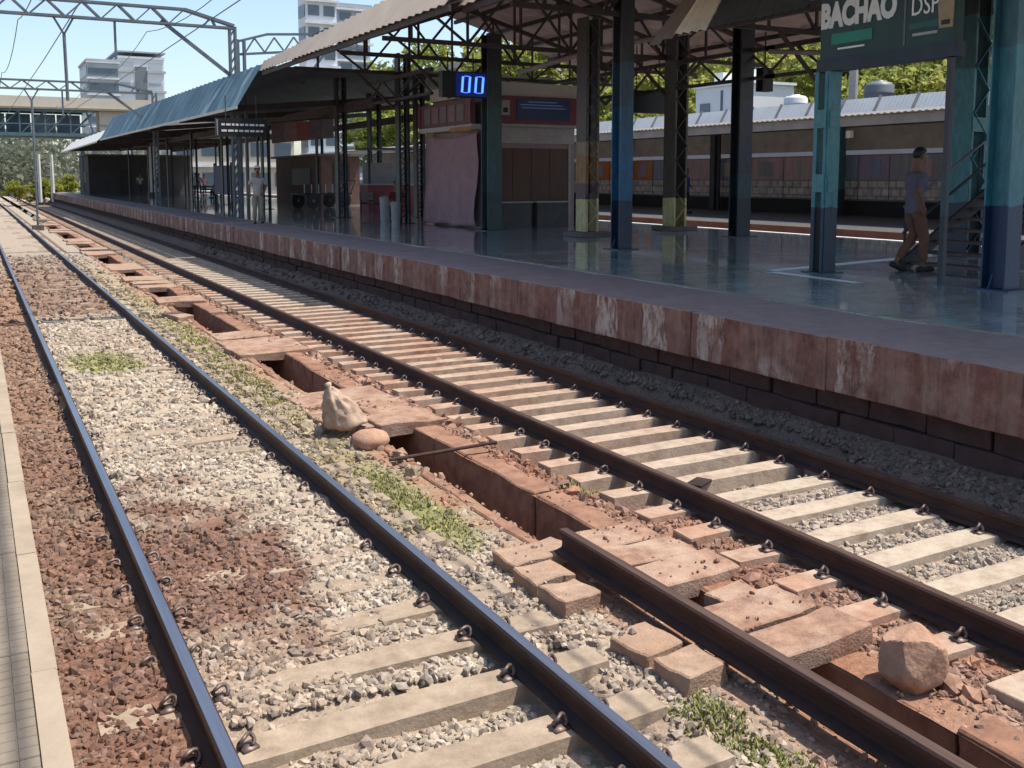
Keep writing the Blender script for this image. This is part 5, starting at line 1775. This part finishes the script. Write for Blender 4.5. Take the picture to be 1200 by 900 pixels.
def person(label, loc, rz, pose, shirt, trouser, skin=(0.17, 0.085, 0.05), hair=(0.012, 0.01, 0.01), s=1.04, cap=None, shorts=False, detail=False, group=None):
    P = POSE[pose]
    t = thing('person', label, 'person', loc, rz, group)
    t.scale = (s, s, s)
    ms = mat('skin_%.2f' % skin[0], skin, tuple(x * .8 for x in skin), 8, .55, bmp=0, world=False)
    msh = mat('shirt_%.2f_%.2f' % (shirt[0], shirt[2]), shirt, tuple(x * .75 for x in shirt), 6, .9, bmp=.2, world=False)
    mtr = mat('trousers_%.2f_%.2f' % (trouser[0], trouser[2]), trouser, tuple(x * .75 for x in trouser), 6, .9, bmp=.2, world=False)
    h, ln = P['hip'], P['lean']
    def up(y, z): return (y + ln * (z / .5) , h + z)
    def V3(x, y, z, r): a, c_ = up(y, z); return (x, a, c_, r)
    bv = [V3(0, 0, 0, (.13, .10)), V3(0, 0, .16, (.125, .095)), V3(0, 0, .36, (.15, .105)), V3(0, -.01, .52, (.07, .065)), V3(0, .01, .58, (.055, .058)), V3(0, .03, .66, (.07, .085)), V3(0, .025, .75, (.075, .09)), V3(0, .01, .81, (.05, .06))]
    be = [(i, i + 1) for i in range(7)]
    def limb(e):
        hipx = .085 * e
        kn, an = (P['L'] if e > 0 else P['Rr'])
        el, wr = (P['aL'] if e > 0 else P['aR'])
        o = len(bv)
        bv.append((hipx, ln * 0, h - .06, .085)); bv.append((*kn, .055)); bv.append((*an, .036))
        foot = (an[0], an[1] + .15, an[2] - .04 if an[2] < .1 else an[2] - .10)
        bv.append((*foot, .032))
        be.extend([(0, o), (o, o + 1), (o + 1, o + 2), (o + 2, o + 3)])
        q = len(bv)
        sy, sz = up(0, .44)
        bv.append((.165 * e, sy, sz, .055)); bv.append((*el, .040)); bv.append((*wr, .027))
        d = (Vector(wr) - Vector(el)).normalized()
        palm = Vector(wr) + d * .055
        bv.append((*palm, (.030, .018)))
        be.extend([(2, q), (q, q + 1), (q + 1, q + 2), (q + 2, q + 3)])
        if detail:
            fw = Vector((0, 1, 0)); fw = (fw - d * fw.dot(d)).normalized()
            cu = Vector((-e, 0, 0))
            for k in range(4):
                a = palm + fw * (.028 - .018 * k) + d * .02
                L_ = (.036, .042, .040, .030)[k]
                f0 = len(bv)
                bv.append((*a, .0095)); bv.append((*(a + d * L_ + cu * .006), .008)); bv.append((*(a + d * L_ * 1.7 + cu * .022), .0065))
                be.extend([(q + 3, f0), (f0, f0 + 1), (f0 + 1, f0 + 2)])
            f0 = len(bv)
            a = Vector(wr) + d * .03 + fw * .03
            bv.append((*a, .0105)); bv.append((*(a + d * .035 + fw * .018 + cu * .008), .009)); 
            be.extend([(q + 3, f0), (f0, f0 + 1)])
        return (kn, an, foot, el, wr, (hipx, 0, h - .06), (.165 * e, sy, sz))
    li = [limb(1), limb(-1)]
    if detail:
        a, c_ = up(.03, .69)
        n0 = len(bv)
        bv.append((0, a + .098, c_, .014)); be.append((5, n0))
    skin_chain(bv, be, 'body', ms, t)
    # shirt
    sv = [V3(0, 0, -.12, (.128, .105)), V3(0, 0, .04, (.150, .118)), V3(0, 0, .2, (.155, .12)), V3(0, 0, .38, (.165, .122)), V3(0, -.01, .47, (.10, .085))]
    se = [(0, 1), (1, 2), (2, 3), (3, 4)]
    for q in li:
        o = len(sv)
        el, wr = Vector(q[3]), Vector(q[4])
        sh = Vector(q[6])
        mid = sh.lerp(el, .95)
        sv.append((*sh, .072)); sv.append((*sh.lerp(el, .5), .062)); sv.append((*mid, .055))
        se.extend([(3, o), (o, o + 1), (o + 1, o + 2)])
        if not shorts or detail:
            pass
    skin_chain(sv, se, 'shirt', msh, t, root=1)
    tv = [(0, 0, h + .04, (.15, .118)), (0, 0, h - .04, (.15, .115))]
    te = [(0, 1)]
    for q in li:
        o = len(tv)
        hp, kn, an = Vector(q[5]), Vector(q[0]), Vector(q[1])
        end = kn.lerp(an, .86 if not shorts else .55)
        tv.append((*hp, .105)); tv.append((*hp.lerp(kn, .55), .092)); tv.append((*kn, .076)); tv.append((*kn.lerp(end, .5), .070)); tv.append((*end, .064))
        te.extend([(1, o), (o, o + 1), (o + 1, o + 2), (o + 2, o + 3), (o + 3, o + 4)])
    skin_chain(tv, te, 'trousers', mtr, t)
    mshoe = mat('shoe_dark', (0.02, 0.018, 0.018), None, 6, .6)
    for q in li:
        an, ft = Vector(q[1]), Vector(q[2])
        d = (ft - an); d.z = min(0, d.z + .04); d.normalize()
        b = MB()
        base = an - Vector((0, 0, .035))
        b.tube([base - d * .075, base - d * .03, base + d * .08, base + d * .17, base + d * .20], [.034, .046, .046, .040, .02], 9)
        b.build('shoe', mshoe, t, True)
    hy, hz = up(.02, .735)
    def shell(name, m_, r, z0, keep):
        bm = bmesh.new(); bmesh.ops.create_icosphere(bm, subdivisions=3, radius=1)
        bmesh.ops.delete(bm, geom=[v for v in bm.verts if not keep(v.co)], context='VERTS')
        for v in bm.verts:
            k = 1 + .05 * mnoise.noise(v.co * 3)
            v.co = Vector((v.co.x * r[0] * k, v.co.y * r[1] * k + hy, v.co.z * r[2] * k + z0))
        me = bpy.data.meshes.new(name); bm.to_mesh(me); bm.free()
        me.polygons.foreach_set('use_smooth', [True] * len(me.polygons))
        o = mesh_obj(name, me, m_, t)
        sm = o.modifiers.new('thick', 'SOLIDIFY'); sm.thickness = .008
        return o
    mh = mat('hair_black', hair, None, 20, .5)
    shell('hair', mh, (.087, .108, .105), hz, lambda c_: c_.z > -.02 + .62 * max(0, c_.y) - .85 * max(0, -c_.y))
    if cap:
        mc = mat('cap_%.2f' % cap[0], cap, None, 8, .8)
        shell('cap', mc, (.097, .118, .11), hz + .012, lambda c_: c_.z > .25)
        b = MB(); b.add([(.07, hy + .09, hz + .045), (-.07, hy + .09, hz + .045), (-.055, hy + .19, hz + .03), (.055, hy + .19, hz + .03), (.07, hy + .09, hz + .055), (-.07, hy + .09, hz + .055), (-.055, hy + .19, hz + .038), (.055, hy + .19, hz + .038)], [(0, 1, 2, 3), (7, 6, 5, 4), (0, 4, 5, 1), (1, 5, 6, 2), (2, 6, 7, 3), (3, 7, 4, 0)])
        b.build('cap_peak', mc, t)
    if detail:
        for e in (-1, 1):
            me = lump(.012, 1, .05, 2)
            mesh_obj('eye', me, mat('eye_white', (0.6, 0.58, 0.55), None, 5, .3), t, (e * .032, hy + .088, hz - .035))
            me = lump(.028, 2, .1, 2, (.35, .7, 1.1))
            mesh_obj('ear', me, ms, t, (e * .082, hy - .005, hz - .05))
    return t
LV = (0.135, 0.115, 0.15)
person('man in grey lilac shirt and brown trousers walking toward the stairs', (12.35, 10.04, FL), R(-105), 'walk', LV, (0.16, 0.075, 0.05), s=1.05, detail=True)
person('man in white cap, pale shirt and khaki trousers standing at the platform edge', (7.72, 30.3, FL), R(170), 'stand', (0.42, 0.40, 0.36), (0.30, 0.27, 0.21), s=1.0, cap=(0.6, .6, .58), detail=True)
person('person in dark red sitting at the left side of the kiosk', (12.0, 29.6, FL), R(150), 'sit', (0.12, 0.02, 0.025), (0.03, 0.02, 0.03), s=1.0)
person('person crouching in dark clothes beside the cream footed column', (15.6, 24.6, FL), R(200), 'squat', (0.05, 0.025, 0.02), (0.03, 0.03, 0.035), s=.95)
person('person in bright blue shirt standing on the second platform', (24.76, 30.9, FL), R(200), 'stand', (0.05, 0.07, 0.35), (0.03, 0.03, 0.035), s=1.0)
person('person in dark clothes standing under the far awning near the white pillar', (12.4, 78, FL), R(160), 'stand', (0.05, 0.05, 0.05), (0.06, .06, .06), s=1.0)
person('person in a pale shirt standing among the far group', (14.0, 72, FL), R(190), 'stand', (0.4, 0.38, 0.36), (0.05, .05, .06), s=1.0)
person('person in black sitting among the far group', (15.0, 70, FL), R(120), 'sit', (0.03, 0.03, 0.035), (0.04, .04, .05), s=1.0)
person('person in maroon sitting at the right of the far group', (16.2, 71, FL), R(200), 'sit', (0.12, 0.03, 0.035), (0.04, .04, .05), s=1.0)

person('person in white shirt walking far down the platform, leftmost of the far figures', (12.4, 87, FL), R(190), 'walk', (0.5, 0.5, 0.48), (0.05, .05, .06), s=1.0)
person('person in dark green crouching far down the platform beside a column', (13.4, 84, FL), R(150), 'squat', (0.06, 0.09, 0.06), (0.04, .04, .05), s=1.0)
person('person in grey standing far down the platform between two columns', (15.6, 79, FL), R(170), 'stand', (0.2, 0.2, 0.22), (0.03, .03, .04), s=1.0)
person('person in a pink top standing far down the platform at the right of the others', (16.6, 82, FL), R(200), 'stand', (0.4, 0.2, 0.22), (0.06, .05, .06), s=.95)
# ------------------------------------------------------------------ things standing on the platform
def bench(label, loc, rz, m, group=None):
    t = thing('bench', label, 'bench', loc, rz, group)
    for i in range(3):
        MB().box(-.8, .8, -.2 + i * .14, -.08 + i * .14, .42, .45).build('seat_slat', m, t)
    for i in range(2):
        MB().box(-.8, .8, .24, .27, .55 + i * .16, .67 + i * .16).build('back_slat', m, t)
    for e in (-.7, .7):
        b = MB(); b.bar((e, -.2, 0), (e, -.2, .42), .05); b.bar((e, .25, 0), (e, .25, .85), .05); b.bar((e, -.2, .39), (e, .25, .39), .05); b.build('leg_frame', M_steel_dark, t)
    return t
bench('dark slatted bench in the shade behind the slim columns', (13.8, 36.5, FL), R(90), M_steel_dark, 'benches on the platform')
bench('dark slatted bench under the far awning', (14.6, 69.5, FL), R(0), M_steel_dark, 'benches on the platform')
def cart():
    t = thing('luggage_cart', 'dark wheeled platform cart loaded with bundles', 'cart', (14.3, 44.3, FL), R(20))
    MB().box(-1.5, 1.3, -.5, .5, .62, .70).build('deck', M_steel_dark, t)
    for x in (-1.0, .8):
        for e in (-.56, .56):
            b = MB(); b.tube([(x, e - .04, .36), (x, e + .04, .36)], .36, 16); b.build('wheel', M_black, t)
            b = MB(); b.tube([(x, e - .05, .36), (x, e + .05, .36)], .07, 8); b.build('hub', M_gantry, t)
    b = MB(); b.tube([(1.3, -.4, .66), (1.6, -.4, 1.25), (1.6, .4, 1.25), (1.3, .4, .66)], .025, 8); b.build('handle', M_steel_dark, t)
    for i in range(7):
        b = MB(); b.tube([(-1.4 + i * .4, -.47, .70), (-1.4 + i * .4, -.47, 1.1)], .022, 6); b.build('side_stake', mat('stake_white', (0.5, .5, .48), None, 4, .6), t)
cart()
for i, (x, y, w_, h, c_, lab) in enumerate(((11.15, 27.6, .30, .62, (0.3, 0.3, 0.3), 'small pale bin beside the slim column left of the kiosk'), (11.9, 30.4, .34, .72, (0.34, 0.34, 0.34), 'taller grey bin behind the slim column'))):
    t = thing('bin', lab, 'bin', (x, y, FL))
    m_ = mat('bin_%d' % i, c_, None, 4, .6)
    b = MB(); b.tube([(0, 0, 0), (0, 0, h)], [w_ * .42, w_ * .5], 14); b.build('bin_body', m_, t, False)
    b = MB(); b.tube([(0, 0, h), (0, 0, h + .03), (0, 0, h + .08)], [w_ * .54, w_ * .54, w_ * .3], 14); b.build('lid', m_, t)
t = thing('stall', 'low maroon stall with pale upper panel behind the teal shaded column', 'stall', (15.4, 37.5, FL))
MB().box(-1.6, 1.6, -.5, .5, 0, 1.1).build('counter', mat('stall_red', (0.19, 0.035, 0.045), None, 3, .6), t)
MB().box(-1.65, 1.65, -.55, .55, 1.103, 1.16).build('counter_top', mat('stall_pale', (0.34, 0.32, 0.32), None, 3, .6), t)
MB().box(-1.5, 1.5, .3, .42, 1.163, 2.0).build('back_panel', mat('stall_pale2', (0.3, 0.29, 0.3), None, 3, .6), t)
for e in (-1.5, 1.5):
    MB().box(e - .04, e + .04, -.4, -.32, 1.163, 2.5).build('post', M_steel_dark, t)
MB().box(-1.7, 1.7, -.7, .7, 2.503, 2.58).build('stall_roof', mat('stall_roof', (0.06, 0.07, 0.07), None, 3, .6), t)
t = thing('notice_board', 'blue notice board standing under the far awning', 'notice board', (12.0, 54.4, FL))
MB().box(-.04, .04, -2.1, 2.1, .5, 2.05).build('board', mat('board_blue', (0.02, 0.04, 0.14), (0.015, 0.03, 0.1), 2, .5), t)
for e in (-2, 2):
    MB().box(-.05, .05, e - .05, e + .05, 0, 2.2).build('leg', M_steel_dark, t)
t = thing('tiled_pillar', 'white painted pillar under the far awning', 'pillar', (12.3, 79.5, FL))
MB().box(-.3, .3, -.3, .3, 0, 3.8).build('shaft', M_white, t)
MB().box(-.38, .38, -.38, .38, 0, .3).build('foot', M_plinth, t)
def hut(label, x0, x1, y0, y1, h, m):
    t = thing('platform_hut', label, 'hut', (x0, y0, FL))
    W, D = x1 - x0, y1 - y0
    MB().box(0, W, 0, D, 0, h).build('walls', m, t)
    MB().box(-.25, W + .2, -.25, D + .2, h + .003, h + .12).build('roof_slab', M_plinth, t)
    MB().box(W * .3, W * .3 + .9, -.04, -.003, 0, 2.1).build('door', M_steel_dark, t)
    MB().box(-.04, -.003, D * .2, D * .6, 1.0, 1.9).build('window', M_black, t)
hut('brown wooden stall standing behind the luggage cart under the awning', 15.9, 18.0, 49.5, 58, 2.5, mat('stall_wood', (0.13, 0.075, 0.06), (0.08, 0.045, 0.04), 2, .8))
hut('dark hut closing the platform under the white edged awning', 9.0, 17.5, 92.2, 100, 3.3, mat('hut_dark', (0.05, 0.045, 0.045), None, 2, .8))
